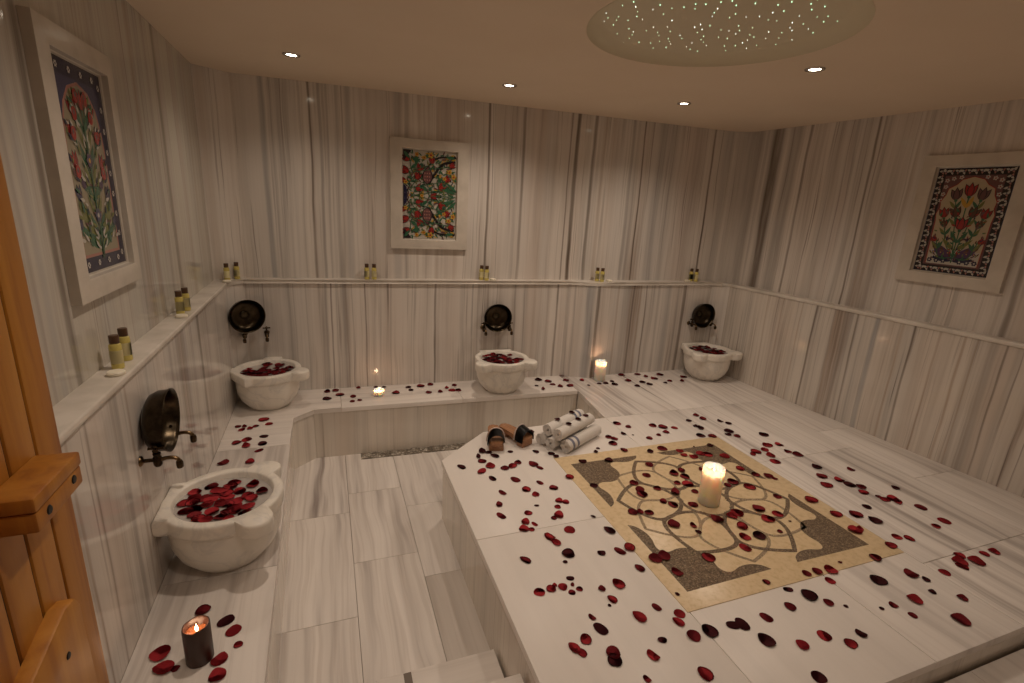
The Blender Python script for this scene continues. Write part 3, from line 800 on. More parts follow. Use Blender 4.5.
def art_left():
    A = Art(); w, h = PW/2, PH/2
    A.rect(-w, -h, w, h, 'navy')
    for i in range(9):
        for sx in (-1, 1): A.rosette(sx*(w-0.022), -h+0.035+i*0.064, 0.010, 'white', 6, 'blue')
    for i in range(4):
        for sy in (-1, 1): A.rosette(-0.115+i*0.077, sy*(h-0.022), 0.010, 'white', 6, 'blue')
    iw, ih = w-0.043, h-0.043
    A.rect(-iw, -ih, iw, ih, 'blue')
    arch = [(-iw, -ih), (iw, -ih), (iw, 0.05), (iw*0.95, 0.12), (iw*0.80, 0.18), (iw*0.5, 0.225), (0, 0.245), (-iw*0.5, 0.225), (-iw*0.80, 0.18), (-iw*0.95, 0.12), (-iw, 0.05)]
    A.poly(arch, 'pink'); A.poly([(p[0]*0.93, p[1]*0.965) for p in arch], 'shaded_cream')  # arch field is cream with the dim wall's shade put into its colour
    for sx in (-1, 1):
        A.leaf(sx*0.01, -ih+0.02, 0.20, 0.045, PI/2-sx*0.75, 'olive', 0.16*sx); A.leaf(sx*0.01, -ih+0.02, 0.15, 0.03, PI/2-sx*1.15, 'green', 0.2*sx)
        for (x0, y0, x1, y1, hh, c) in ((0.02, -0.10, 0.085, 0.00, 0.055, 'red'), (0.01, 0.0, 0.085, 0.085, 0.05, 'red'), (0.01, 0.06, 0.06, 0.15, 0.05, 'red'), (0.02, -0.17, 0.095, -0.09, 0.05, 'blue'), (0.005, 0.1, 0.025, 0.175, 0.05, 'red'), (0.02, -0.20, 0.12, -0.17, 0.04, 'blue'), (0.0, -0.05, 0.055, -0.055, 0.04, 'purple')):
            A.stem([(sx*x0*0.2, y0-0.06), (sx*x0, y0), (sx*x1, y1)], 0.006, 'green'); A.tulip(sx*x1, y1, hh, PI/2-sx*0.35, c)
        for i in range(7):
            yy = -0.19+i*0.05; A.leaf(0, yy, 0.085, 0.020, PI/2-sx*0.8, 'olive' if i % 2 else 'green', 0.2*sx)
    rf = random.Random(4)
    for i in range(90):
        y = rf.uniform(-ih+0.02, 0.21); x = rf.uniform(0.004, iw*0.86*min(1, (0.25-y)/0.12))
        a = rf.uniform(0.2, 1.5); L = rf.uniform(0.018, 0.034); c = rf.choice(('green', 'olive', 'olive', 'white', 'white', 'navy', 'plum'))
        for sx in (-1, 1): A.leaf(sx*x, y, L, L*0.36, PI/2-sx*a, c, 0.15*sx)
    for (x, y) in ((0.09, -0.005), (0.055, 0.155), (0.08, 0.10), (0.03, 0.205)):
        for sx in (-1, 1): A.ell(sx*x, y, 0.017, 0.020, 'red', 0, 10); A.ell(sx*x, y+0.004, 0.007, 0.008, 'plum', 0, 8)
    A.stem([(0, -ih), (0, 0.0), (0, 0.17)], 0.007, 'green'); A.tulip(0, 0.165, 0.06, PI/2, 'red')
    A.rosette(0, 0.03, 0.022, 'purple', 6, 'yellow'); A.rosette(0, -0.13, 0.022, 'blue', 6, 'white')
    return A.bm
def art_back():
    A = Art(); w, h = PW/2, PH/2; r = random.Random(11)
    A.rect(-w, -h, w, h, 'white')
    for i in range(330):
        x, y = r.uniform(-w+0.014, w-0.014), r.uniform(0.0, h-0.014); a = r.uniform(0, 6.3); L = r.uniform(0.022, 0.042); c = r.choice(('green', 'green', 'black', 'green', 'olive', 'plum', 'yellow'))
        for sy in (-1, 1): A.leaf(x, sy*y, L, L*0.30, sy*a, c, 0.15*sy)
    for sy in (-1, 1):
        A.stem([(w-0.005, sy*0.235), (0.09, sy*0.215), (0.035, sy*0.15), (-0.01, sy*0.075)], 0.016, 'black')
        A.stem([(w-0.004, sy*0.262), (0.06, sy*0.255), (-0.005, sy*0.205)], 0.012, 'black')
        A.leaf(-0.02, sy*0.075, 0.125, 0.075, sy*(PI/2-0.05), 'black'); A.leaf(-0.02, sy*0.080, 0.113, 0.062, sy*(PI/2-0.05), 'plum')
        for i in range(3):
            for j in range(3): A.ell(-0.035+j*0.016, sy*(0.105+i*0.022), 0.0045, 0.006, 'pink', 0, 6)
        for (x, y, a, hh) in ((-0.135, 0.225, 2.6, 0.062), (-0.14, 0.15, 2.8, 0.062), (-0.075, 0.155, 1.3, 0.06), (-0.095, 0.10, 1.2, 0.058), (-0.10, 0.035, 0.5, 0.06), (0.065, 0.04, 0.9, 0.062), (0.10, 0.10, 0.7, 0.052), (-0.16, 0.09, 2.9, 0.045), (0.13, 0.20, 0.4, 0.05), (0.02, 0.21, 1.8, 0.05)):
            A.stem([(-0.13, sy*(y-0.05)), (x, sy*y)], 0.005, 'green'); A.tulip(x, sy*y, hh, sy*a, 'red')
        for (x, y, L, a) in ((-0.13, 0.175, 0.06, 0.6), (-0.10, 0.20, 0.06, 1.2), (-0.12, 0.23, 0.05, 0.3), (0.18, 0.02, 0.11, 2.75), (0.185, 0.03, 0.10, 2.3), (0.185, 0.10, 0.08, 2.2), (-0.02, 0.03, 0.05, 2.2), (0.05, 0.10, 0.05, 0.4), (-0.18, 0.07, 0.05, 0.5), (0.17, 0.255, 0.06, 2.9), (-0.03, 0.255, 0.07, 0.2)):
            A.leaf(x, sy*y, L, 0.022, sy*a, 'green', 0.12*sy)
        for (x, y, rr) in ((0.005, 0.268, 0.022), (-0.04, 0.25, 0.016), (0.135, 0.165, 0.018), (0.165, 0.135, 0.020), (-0.165, 0.085, 0.016), (-0.09, 0.268, 0.016), (0.10, 0.12, 0.015)):
            A.rosette(x, sy*y, rr, 'yellow', 5, 'red')
        A.poly([(-w, sy*h), (-w+0.055, sy*h), (-w+0.03, sy*(h-0.035)), (-w, sy*(h-0.075))], 'black'); A.leaf(-w+0.005, sy*(h-0.01), 0.06, 0.02, -sy*0.9, 'green')
        A.poly([(-w, sy*0.075), (-w+0.022, sy*0.05), (-w+0.026, 0.0), (-w, 0.0)], 'navy')
        for (x, y) in ((-0.06, 0.06), (0.0, 0.045), (-0.055, 0.2), (0.10, 0.075)): A.rosette(x, sy*y, 0.014, 'green', 6, 'navy')
    A.tulip(0.0, 0.0, 0.055, 0.0, 'red'); A.stem([(0.01, 0), (w, 0)], 0.006, 'green')
    A.rosette(-0.055, 0.0, 0.014, 'yellow', 6, 'red')
    return A.bm
def art_right():
    A = Art(); w, h = PW/2, PH/2
    A.rect(-w, -h, w, h, 'navy'); A.rect(-w+0.004, -h+0.004, w-0.004, h-0.004, 'black')
    def motif(x, y, a):
        A.leaf(x, y, 0.020, 0.013, a, 'white', 0.3); A.leaf(x, y, 0.017, 0.011, a+2.1, 'white', 0.3); A.leaf(x, y, 0.015, 0.010, a+4.2, 'pink', 0.3); A.ell(x, y, 0.004, 0.004, 'blue', 0, 6)
    for i in range(19):
        for sx in (-1, 1): motif(sx*(w-0.021), -h+0.02+i*0.0304, 0.6+(i % 2)*2.4)
    for i in range(11):
        for sy in (-1, 1): motif(-0.142+i*0.0285, sy*(h-0.019), 0.2+(i % 2)*2.4)
    iw, ih = w-0.042, h-0.040
    A.rect(-iw, -ih, iw, ih, 'plum'); 
    for sx in (-1, 1):
        for (x, y) in ((0.125, 0.225), (0.125, 0.19), (0.095, 0.235), (0.13, 0.15), (0.06, 0.242), (0.134, 0.115)): A.rosette(sx*x, y, 0.012, 'white', 5, 'red')
    arch = [(-iw*0.90, -ih+0.01), (iw*0.90, -ih+0.01)]
    pts = [(iw*0.94, 0.0), (iw*0.98, 0.04), (iw*0.90, 0.075), (iw*0.93, 0.11), (iw*0.80, 0.145), (iw*0.76, 0.18), (iw*0.52, 0.20), (iw*0.36, 0.228), (0.0, 0.243)]
    arch += pts+[(-p[0], p[1]) for p in pts[::-1][1:]]
    A.poly([(p[0]*1.028, p[1]*1.012+0.001) for p in arch], 'red'); A.poly(arch, 'cream')
    A.rect(-iw*0.88, -ih+0.008, iw*0.88, -0.165, 'white')
    for sx in (-1, 1):
        A.leaf(0, -ih+0.04, 0.15, 0.055, PI/2-sx*1.12, 'purple', 0.22*sx); A.leaf(0, -ih+0.03, 0.11, 0.03, PI/2-sx*1.35, 'navy', -0.1*sx)
        for x in (0.04, 0.075, 0.11): A.rosette(sx*x, -ih+0.028, 0.014, 'navy', 6, 'white'); A.rosette(sx*(x-0.012), -ih+0.075, 0.010, 'purple', 5, 'yellow')
        for (x, y, hh, c, a) in ((0.058, 0.115, 0.07, 'plum', 0.12), (0.035, 0.02, 0.065, 'brown', 0.25), (0.092, 0.015, 0.062, 'red', 0.2), (0.075, -0.035, 0.045, 'brown', 0.4), (0.098, -0.115, 0.040, 'red', 1.0)):
            A.stem([(0, -0.20), (sx*x*0.7, y-0.09), (sx*x, y)], 0.005, 'green'); A.tulip(sx*x, y, hh, PI/2-sx*a, c)
            A.leaf(sx*x*0.9, y-0.045, 0.055, 0.016, PI/2+sx*0.5, 'green', 0.1); A.leaf(sx*x*0.9, y-0.045, 0.055, 0.016, PI/2-sx*0.6, 'olive', 0.1)
        A.leaf(0, -0.12, 0.08, 0.022, PI/2-sx*0.7, 'green', 0.15*sx); A.leaf(0, -0.16, 0.10, 0.022, PI/2-sx*1.0, 'olive', 0.15*sx)
    rf = random.Random(9)
    for i in range(60):
        y = rf.uniform(-ih+0.03, 0.06); x = rf.uniform(0.006, iw*0.85); L = rf.uniform(0.014, 0.028); c = rf.choice(('green', 'olive', 'navy', 'plum', 'brown', 'red'))
        a = rf.uniform(0, 1.5)
        for sx in (-1, 1): A.leaf(sx*x, y, L, L*0.38, PI/2-sx*a, c, 0.15*sx)
    for (y, c) in ((0.135, 'red'), (-0.05, 'red')):
        A.stem([(0, -ih+0.02), (0, y)], 0.006, 'green'); A.tulip(0, y, 0.075, PI/2, c)
    for sx in (-1, 1): A.leaf(0, 0.075, 0.07, 0.02, PI/2-sx*0.45, 'yellow', 0.1)
    return A.bm
def picture(p, rz, art, label, ow=0.270):
    root = empty('framed_tile_panel', p, rot=(PI/2, 0, rz)); tag(root, label, 'tile panel', None)
    bm = BM(); oh = 0.365; iw, ih = PW/2+0.004, PH/2+0.004
    prof = [(0.0, 0.0), (0.0, 0.018), (0.010, 0.026), (0.45, 0.030), (0.86, 0.031), (0.94, 0.029), (0.955, 0.012), (1.0, 0.009), (1.0, 0.0)]
    L = []
    for t, zz in prof:
        a, b = ow+(iw-ow)*t, oh+(ih-oh)*t
        L.append([bm.verts.new((sx*a, sy*b, zz)) for sx, sy in ((-1, -1), (1, -1), (1, 1), (-1, 1))])
    for A_, B_ in zip(L, L[1:]+L[:1]):
        for i in range(4): bm.faces.new((A_[i], A_[(i+1) % 4], B_[(i+1) % 4], B_[i]))
    obj('picture_frame', bm, M_frame, root, 25)
    bm = BM(); box(bm, (0, 0, 0.0035), (PW+0.012, PH+0.012, 0.005)); obj('tile_backing', bm, TM[TK.index('white')], root, 0)
    o = obj('tile_artwork', art(), TM, root, 0); o.location.z = 0.0061
    return root
picture((UL+0.0005, 1.940, 1.368), PI/2, art_left, 'tall framed dark blue tile panel with a flowering arch on the left wall', 0.252)
picture((0.695, ybu(0.695)-0.0005, 1.362), -0.043, art_back, 'framed white tile panel of red tulips and green leaves on the back wall')
_y = 1.874
picture((xr(_y)+0.08-0.0005, _y, 1.377), -PI/2+0.0772, art_right, 'framed tile panel with cream arch and dark patterned border on right wall', 0.263)

# ------------------------------------------------------------------ bottles and soaps on the ledge
def make_bottle():
    root = empty('toiletry_bottle'); tag(root, 'x', 'bottle', 'small bottles on the wall ledge')
    bm = BM(); lathe(bm, [(0, 0), (0.0145, 0), (0.0165, 0.002), (0.0165, 0.072), (0.0155, 0.078), (0.011, 0.081), (0.0105, 0.083), (0, 0.083)], 24)
    obj('bottle_body', bm, M_bottle, root, 40)
    bm = BM(); lathe(bm, [(0.0168, 0.018), (0.0168, 0.060)], 24); r = bmesh.ops.solidify(bm, geom=bm.faces[:], thickness=-0.0003); obj('bottle_label', bm, M_label, root, 40)
    bm = BM(); lathe(bm, [(0, 0.082), (0.0128, 0.082), (0.0132, 0.084), (0.0132, 0.105), (0.012, 0.107), (0, 0.107)], 24)
    obj('bottle_cap', bm, M_cap, root, 40)
    return root
def make_soap():
    bm = BM(); lathe(bm, [(0, 0), (0.021, 0), (0.024, 0.003), (0.024, 0.009), (0.021, 0.012), (0.012, 0.0125), (0, 0.012)], 28)
    o = obj('round_soap', bm, M_soap, None, 40); tag(o, 'x', 'soap', 'round white soaps on the wall ledge'); return o
bt = make_bottle(); sp = make_soap(); fb = fs_ = True
def ypos(x): return yb(x)+0.028
PAIRS = [((-0.624, 1.800), (-0.628, 1.888), (-0.610, 1.735), 'on the left ledge nearest the door'),
         ((-0.628, 2.570), (-0.622, 2.655), (-0.612, 2.512), 'on the left ledge between the picture and corner'),
         ((-0.592, 3.545), (-0.545, 3.610), (-0.585, 3.478), 'on the ledge at the back left corner'),
         ((0.258, ypos(0.258)+.005), (0.306, ypos(0.306)), None, 'on the back ledge left of the tulip picture'),
         ((1.082, ypos(1.082)+.02), (1.112, ypos(1.112)-.012), (1.165, ypos(1.165)), 'on the back ledge above the middle basin'),
         ((2.022, 3.505), (2.052, 3.478), (2.125, 3.485), 'on the back ledge above the tall candle'),
         ((2.935, 3.50), (2.968, 3.475), (2.885, 3.478), 'on the ledge at the back right corner')]
for a, b, s, where in PAIRS:
    for k, p in enumerate((a, b)):
        lab = 'small olive bottle with brown cap '+where+(', left-hand of the pair' if k == 0 else ', right-hand of the pair')
        if len(lab.split()) > 16: lab = 'olive bottle '+where+(', left-hand of the pair' if k == 0 else ', right-hand of the pair')
        if fb: o = bt; fb = False
        else: o = dup(bt)
        o['label'] = lab; o.location = (p[0], p[1], LZ+0.0004); o.rotation_euler.z = random.uniform(0, 6)
    if s:
        if fs_: o = sp; fs_ = False
        else: o = dup(sp)
        o['label'] = 'flat round white soap beside the bottles '+where; o.location = (s[0], s[1], LZ+0.0004)

# ------------------------------------------------------------------ candles
def candle(name, p, r, h, label, dark=False, tea=False, power=1.0, slope=0.0):
    root = empty(name, p); tag(root, label, 'candle')
    wx, pl = (M_wax_dark, M_wax_pool_dark) if dark else (M_wax, M_wax_pool)
    bm = BM(); d = 0.045 if h > 0.15 else (0.032 if dark else 0.020)
    lathe(bm, [(0, 0), (r*0.96, 0), (r, 0.003), (r, h-0.006), (r*0.97, h-0.0005), (r*0.92, h), (r*0.86, h-0.002), (r*0.80, h-d*0.8), (r*0.5, h-d), (0, h-d)], 40)
    for v in bm.verts:
        if v.co.z > h*0.75: v.co.z += slope*v.co.x + 0.0012*math.sin(5*math.atan2(v.co.y, v.co.x))
    obj('candle_wax', bm, wx, root, 50)
    bm = BM(); lathe(bm, [(0, h-d+0.002), (r*0.5, h-d+0.0022), (r*0.815, h-d*0.8+0.001)], 32); bmesh.ops.solidify(bm, geom=bm.faces[:], thickness=0.0006)
    obj('melted_pool', bm, pl, root, 60)
    bm = BM(); tube(bm, [(0, 0, h-d), (0.0005, 0, h-d+0.008), (0.002, 0.001, h-d+0.013)], [0.0012, 0.0012, 0.0009], 8); obj('wick', bm, M_wick, root, 60)
    bm = BM(); fz = h-d+0.009; k = 0.85 if not tea else 0.7
    lathe(bm, [(0, fz), (0.0032*k, fz+0.003*k), (0.0048*k, fz+0.008*k), (0.0044*k, fz+0.014*k), (0.0026*k, fz+0.021*k), (0.001*k, fz+0.027*k), (0, fz+0.031*k)], 16, Matrix.Translation((0.001, 0, 0)))
    obj('flame', bm, M_flame, root, 60)
    L = bpl = bpy.data.lights.new('candle_light', 'POINT'); L.energy = power; L.color = (1.0, 0.60, 0.36); L.shadow_soft_size = 0.012
    lo = bpy.data.objects.new('candle_light', L); COL.objects.link(lo); lo.parent = root; lo.location = (0.001, 0, fz+0.016)
    return root
candle('pillar_candle', (1.680, 1.646, MZ+0.0004), 0.050, 0.192, 'lit ivory pillar candle at the middle of the mosaic flower', power=0.28)
candle('pillar_candle.001', (2.036, 3.332, 0.0005), 0.045, 0.165, 'lit ivory pillar candle on the bench against the back wall', power=0.28)
candle('tealight_candle', (0.303, 3.372, 0.0005), 0.036, 0.046, 'small squat white candle burning on the back bench', tea=True, power=0.22)
candle('brown_candle', (-0.400, 1.392, 0.0005), 0.036, 0.122, 'lit dark brown pillar candle on the left bench before the near basin', dark=True, power=0.18, slope=0.10)

# ------------------------------------------------------------------ rolled towels
def make_towel(L=0.335, R=0.038, bands=True, name='rolled_towel'):
    bm = BM(); turns = 4.2; n = 110; th = 0.0050
    segs = [0.0, 0.03, 0.05, 0.075, 0.095, 0.115, 0.24, L-0.115, L-0.095, L-0.075, L-0.05, L-0.03, L]
    segs = sorted(set(segs)); pts = []
    for i in range(n+1):
        t = i/n; a = t*turns*2*PI; r = 0.004+(R-0.004-th)*t
        pts.append((r*math.cos(a), r*math.sin(a), (r+th)*math.cos(a), (r+th)*math.sin(a)))
    cols = []
    rn = random.Random(1)
    for y in segs:
        off = 0.0
        cols.append([(bm.verts.new((p[0], y, p[1])), bm.verts.new((p[2], y, p[3]))) for p in pts])
    for si in range(len(segs)-1):
        A, B = cols[si], cols[si+1]; mid = (segs[si]+segs[si+1])/2
        e = min(mid, L-mid); mi = 1 if (bands and (0.03 < mid < 0.05 or 0.075 < mid < 0.095)) else 0
        for i in range(n):
            for q in ((A[i][1], A[i+1][1], B[i+1][1], B[i][1]), (A[i+1][0], A[i][0], B[i][0], B[i+1][0])):
                f = bm.faces.new(q); f.material_index = mi
        for i in (0, n):
            q = (A[i][0], A[i][1], B[i][1], B[i][0]); f = bm.faces.new(q); f.material_index = mi
    for C_ in (cols[0], cols[-1]):
        for i in range(n): bm.faces.new((C_[i][0], C_[i][1], C_[i+1][1], C_[i+1][0]))
    for v in bm.verts:   # the ends of a rolled towel are never quite flat
        k = 1 if v.co.y > L/2 else -1
        if v.co.y < 1e-4 or v.co.y > L-1e-4: v.co.y += k*0.004*math.sin(17*v.co.x/R*0.3+v.co.z*60)
    o = obj(name, bm, [M_towel, M_towel_b], None, 60)
    return o
TR = 0.038
td = Vector((0.87, 0.49, 0)).normalized(); tn = Vector((td.y, -td.x, 0))      # along the rolls / towards the mosaic
T0 = Vector((1.150, 2.330, 0))
tow = make_towel(); tow_plain = make_towel(bands=False); trz = math.atan2(-td.x, td.y); first = True
TL = [(0.081, 0.03, 0, 'white rolled towel with grey stripes at the bottom, nearest the mosaic'),
      (0.0, 0.0, 0, 'white rolled towel in the middle of the bottom layer'),
      (-0.080, 0.01, 0, 'white rolled towel at the bottom of the pile, nearest the clogs'),
      (0.040, 0.005, 1, 'white rolled towel on top of the pile, on the mosaic side'),
      (-0.043, 0.02, 1, 'white rolled towel with blue-grey bands on top, on the clogs side')]
for (o_, a_, lv, lab) in TL:
    banded = 'stripes' in lab or 'bands' in lab
    if banded: o = tow if first else dup(tow); first = False
    else: o = tow_plain if 'middle' in lab else dup(tow_plain)
    tag(o, lab, 'towel', 'rolled towels piled on the platform')
    o.location = T0+tn*o_+td*a_+Vector((0, 0, TR+0.0002+lv*0.066)); o.rotation_euler = (0, (o_*31) % 6.28, 0)
    if lv and banded: o.location += td*0.335; trz_ = trz+PI
    else: trz_ = trz
    o.rotation_euler = (Matrix.Rotation(trz_, 4, 'Z') @ Matrix.Rotation((o_*31+2.2) % 6.28, 4, 'Y')).to_euler()

# ------------------------------------------------------------------ wooden bath clogs
def make_clog(label):
    root = empty('wooden_clog'); tag(root, label, 'clog', 'pair of wooden bath clogs')
    bm = BM()
    out = smooth_poly([(0.0, -0.115), (0.030, -0.105), (0.043, -0.07), (0.045, -0.03), (0.037, 0.02), (0.034, 0.07), (0.033, 0.105), (0.018, 0.125), (0.0, 0.128)], 4)
    P = out+[(-a, b) for a, b in out[::-1][1:-1]]
    prism(bm, P, 0.034, 0.058)
    es = [e for e in bm.edges if abs(e.verts[0].co.z-e.verts[1].co.z) < 1e-6]
    bmesh.ops.bevel(bm, geom=es, offset=0.004, segments=2, profile=0.5, affect='EDGES')
    box(bm, (0, -0.072, 0.0185), (0.082, 0.050, 0.037), 0.004); box(bm, (0, 0.080, 0.0185), (0.062, 0.040, 0.037), 0.004)
    obj('clog_sole', bm, M_clog, root, 40)
    bm = BM(); n = 20; W = 0.062
    rows = []
    for j in range(5):
        y = -0.100+W*j/4; row = []
        for i in range(n+1):
            a = PI*i/n; hx, hz = 0.051-0.002*abs(j-2), 0.066+0.004*j
            row.append(bm.verts.new((hx*math.cos(a), y, 0.030+hz*math.sin(a)**0.7)))
        rows.append(row)
    for A, B in zip(rows, rows[1:]):
        for i in range(n): bm.faces.new((A[i], A[i+1], B[i+1], B[i]))
    bmesh.ops.solidify(bm, geom=bm.faces[:], thickness=0.008)
    st = obj('clog_strap', bm, M_strap, root, 50)
    bm = BM(); tube(bm, [(0.052*math.cos(PI*i/24), -0.036, 0.0305+0.0835*math.sin(PI*i/24)**0.7+0.0015*(i % 2)) for i in range(25)], 0.003, 6)
    obj('strap_lacing', bm, M_stitch, st, 60)
    return root
c1 = make_clog('wooden bath clog with black strap lying nearer the platform corner')
c1.location = (0.868, 2.485, 0.0005); c1.rotation_euler.z = -0.22
c2 = dup(c1, (1.000, 2.492, 0.0005), (0, 0, 0.42), 'wooden bath clog with black strap lying nearer the rolled towels')

# ------------------------------------------------------------------ door
DX = -0.42
door = empty('pine_door', (DX, 0.945, TZ+0.012)); tag(door, 'open orange pine plank door with a wooden handle block at left edge', 'door')
def dpart(name, mat, fn, sm=30, parent=None):
    bm = BM(); fn(bm); return obj(name, bm, mat, parent or door, sm)
DZ = 1.96
def planks(bm):
    yy = 0.0
    while yy < 0.78:
        w = 0.071 if yy == 0 else 0.0685
        box(bm, (-0.019, -yy-w/2, DZ/2), (0.038, w-0.0055, DZ), 0.004, seg=2); yy += w
dpart('plank_panel', M_pine, planks)
dpart('gap_shade_sheet', M_gap_shade, lambda bm: box(bm, (-0.019, -0.38, DZ/2), (0.030, 0.752, DZ-0.004)))  # dark sheet behind the planks, colour standing in for shade in the seams
def yz_board(P, t=0.024):
    def f(bm):
        prism(bm, P, 0.0, t)
        es = [e for e in bm.edges if e.verts[0].co.z > t-1e-6 and e.verts[1].co.z > t-1e-6]
        bmesh.ops.bevel(bm, geom=es, offset=0.005, segments=2, profile=0.5, affect='EDGES')
        bmesh.ops.transform(bm, matrix=Matrix(((0, 0, 1, 0), (1, 0, 0, 0), (0, 1, 0, 0), (0, 0, 0, 1))), verts=bm.verts[:])
    return f
br = dpart('diagonal_brace', M_pine, yz_board([(-0.090, 0.60), (-0.093, 0.780), (-0.104, 0.800), (-0.135, 0.808), (-0.70, 0.665), (-0.70, 0.47)]))
dpart('ledge_board', M_pine, yz_board([(-0.06, 0.03), (-0.06, 0.15), (-0.74, 0.15), (-0.74, 0.03)]))
def screw(parent, p, r=0.006):
    bm = BM(); lathe(bm, [(0, 0), (r, 0), (r*0.8, 0.0015), (0, 0.002)], 16, Matrix.Translation(p) @ Matrix.Rotation(PI/2, 4, 'Y')); obj('screw', bm, M_screw, parent, 40)
screw(br, (0.0240, -0.155, 0.738)); screw(br, (0.0240, -0.130, 0.640))
def hnd(bm):
    box(bm, (0.028, 0, 0.0155), (0.056, 0.134, 0.0215), 0.004); box(bm, (0.0272, 0, -0.0105), (0.0544, 0.131, 0.030), 0.004)
hd = dpart('door_handle', M_pine, hnd)
hd.location = (0.0002, -0.150, 1.017)
screw(hd, (0.0544, -0.036, -0.009), 0.0068); screw(hd, (0.0544, 0.038, -0.006), 0.0068)
for zz in (0.3, 1.65):
    bm = BM(); tube(bm, [(0.004, -0.796, zz-0.04), (0.004, -0.796, zz+0.04)], 0.007); box(bm, (0.002, -0.772, zz), (0.003, 0.05, 0.06), 0.001); obj('hinge', bm, M_screw, door, 40)

# ------------------------------------------------------------------ petals
def petal_mesh(seed):
    rp = random.Random(seed); bm = BM(); nr, ns = 4, 16
    cup, curl, tw = rp.uniform(0.02, 0.10), rp.uniform(-0.04, 0.06), rp.uniform(-0.10, 0.10)
    notch = rp.uniform(0.0, 0.12); wl = [rp.uniform(-0.03, 0.03) for _ in range(4)]
    def pt(r, a):
        x, y = r*math.cos(a), r*math.sin(a)
        rr = 1.0-notch*max(0, math.cos(a))**14-0.14*max(0, -math.cos(a))**3+wl[0]*math.cos(3*a+wl[1]*50)+wl[2]*math.sin(4*a)
        x *= 0.5*rr; y *= 0.5*rr*(1-0.16*math.cos(a+PI))
        q = r*r
        zz = cup*q+curl*q*math.cos(2*a)+tw*x*y*1.5+wl[3]*q*math.sin(3*a)
        return Vector((x, y, zz))
    c = bm.verts.new(pt(0, 0)); rings = [[bm.verts.new(pt(i/nr, 2*PI*k/ns)) for k in range(ns)] for i in range(1, nr+1)]
    for k in range(ns):
        j = (k+1) % ns; bm.faces.new((c, rings[0][k], rings[0][j]))
        for A, B in zip(rings, rings[1:]): bm.faces.new((A[k], B[k], B[j], A[j]))
    bmesh.ops.solidify(bm, geom=bm.faces[:], thickness=0.018)
    mz = min(v.co.z for v in bm.verts)
    for v in bm.verts: v.co.z -= mz
    me = bpy.data.meshes.new('rose_petal'); bmesh.ops.recalc_face_normals(bm, faces=bm.faces[:]); bm.to_mesh(me); bm.free()
    for p in me.polygons: p.use_smooth = True
    return me
NV = 7
PMESH = {}
for c in 'dmr':
    for i in range(NV):
        me = petal_mesh(100+i); me.materials.append(PM[c]); PMESH[c, i] = me
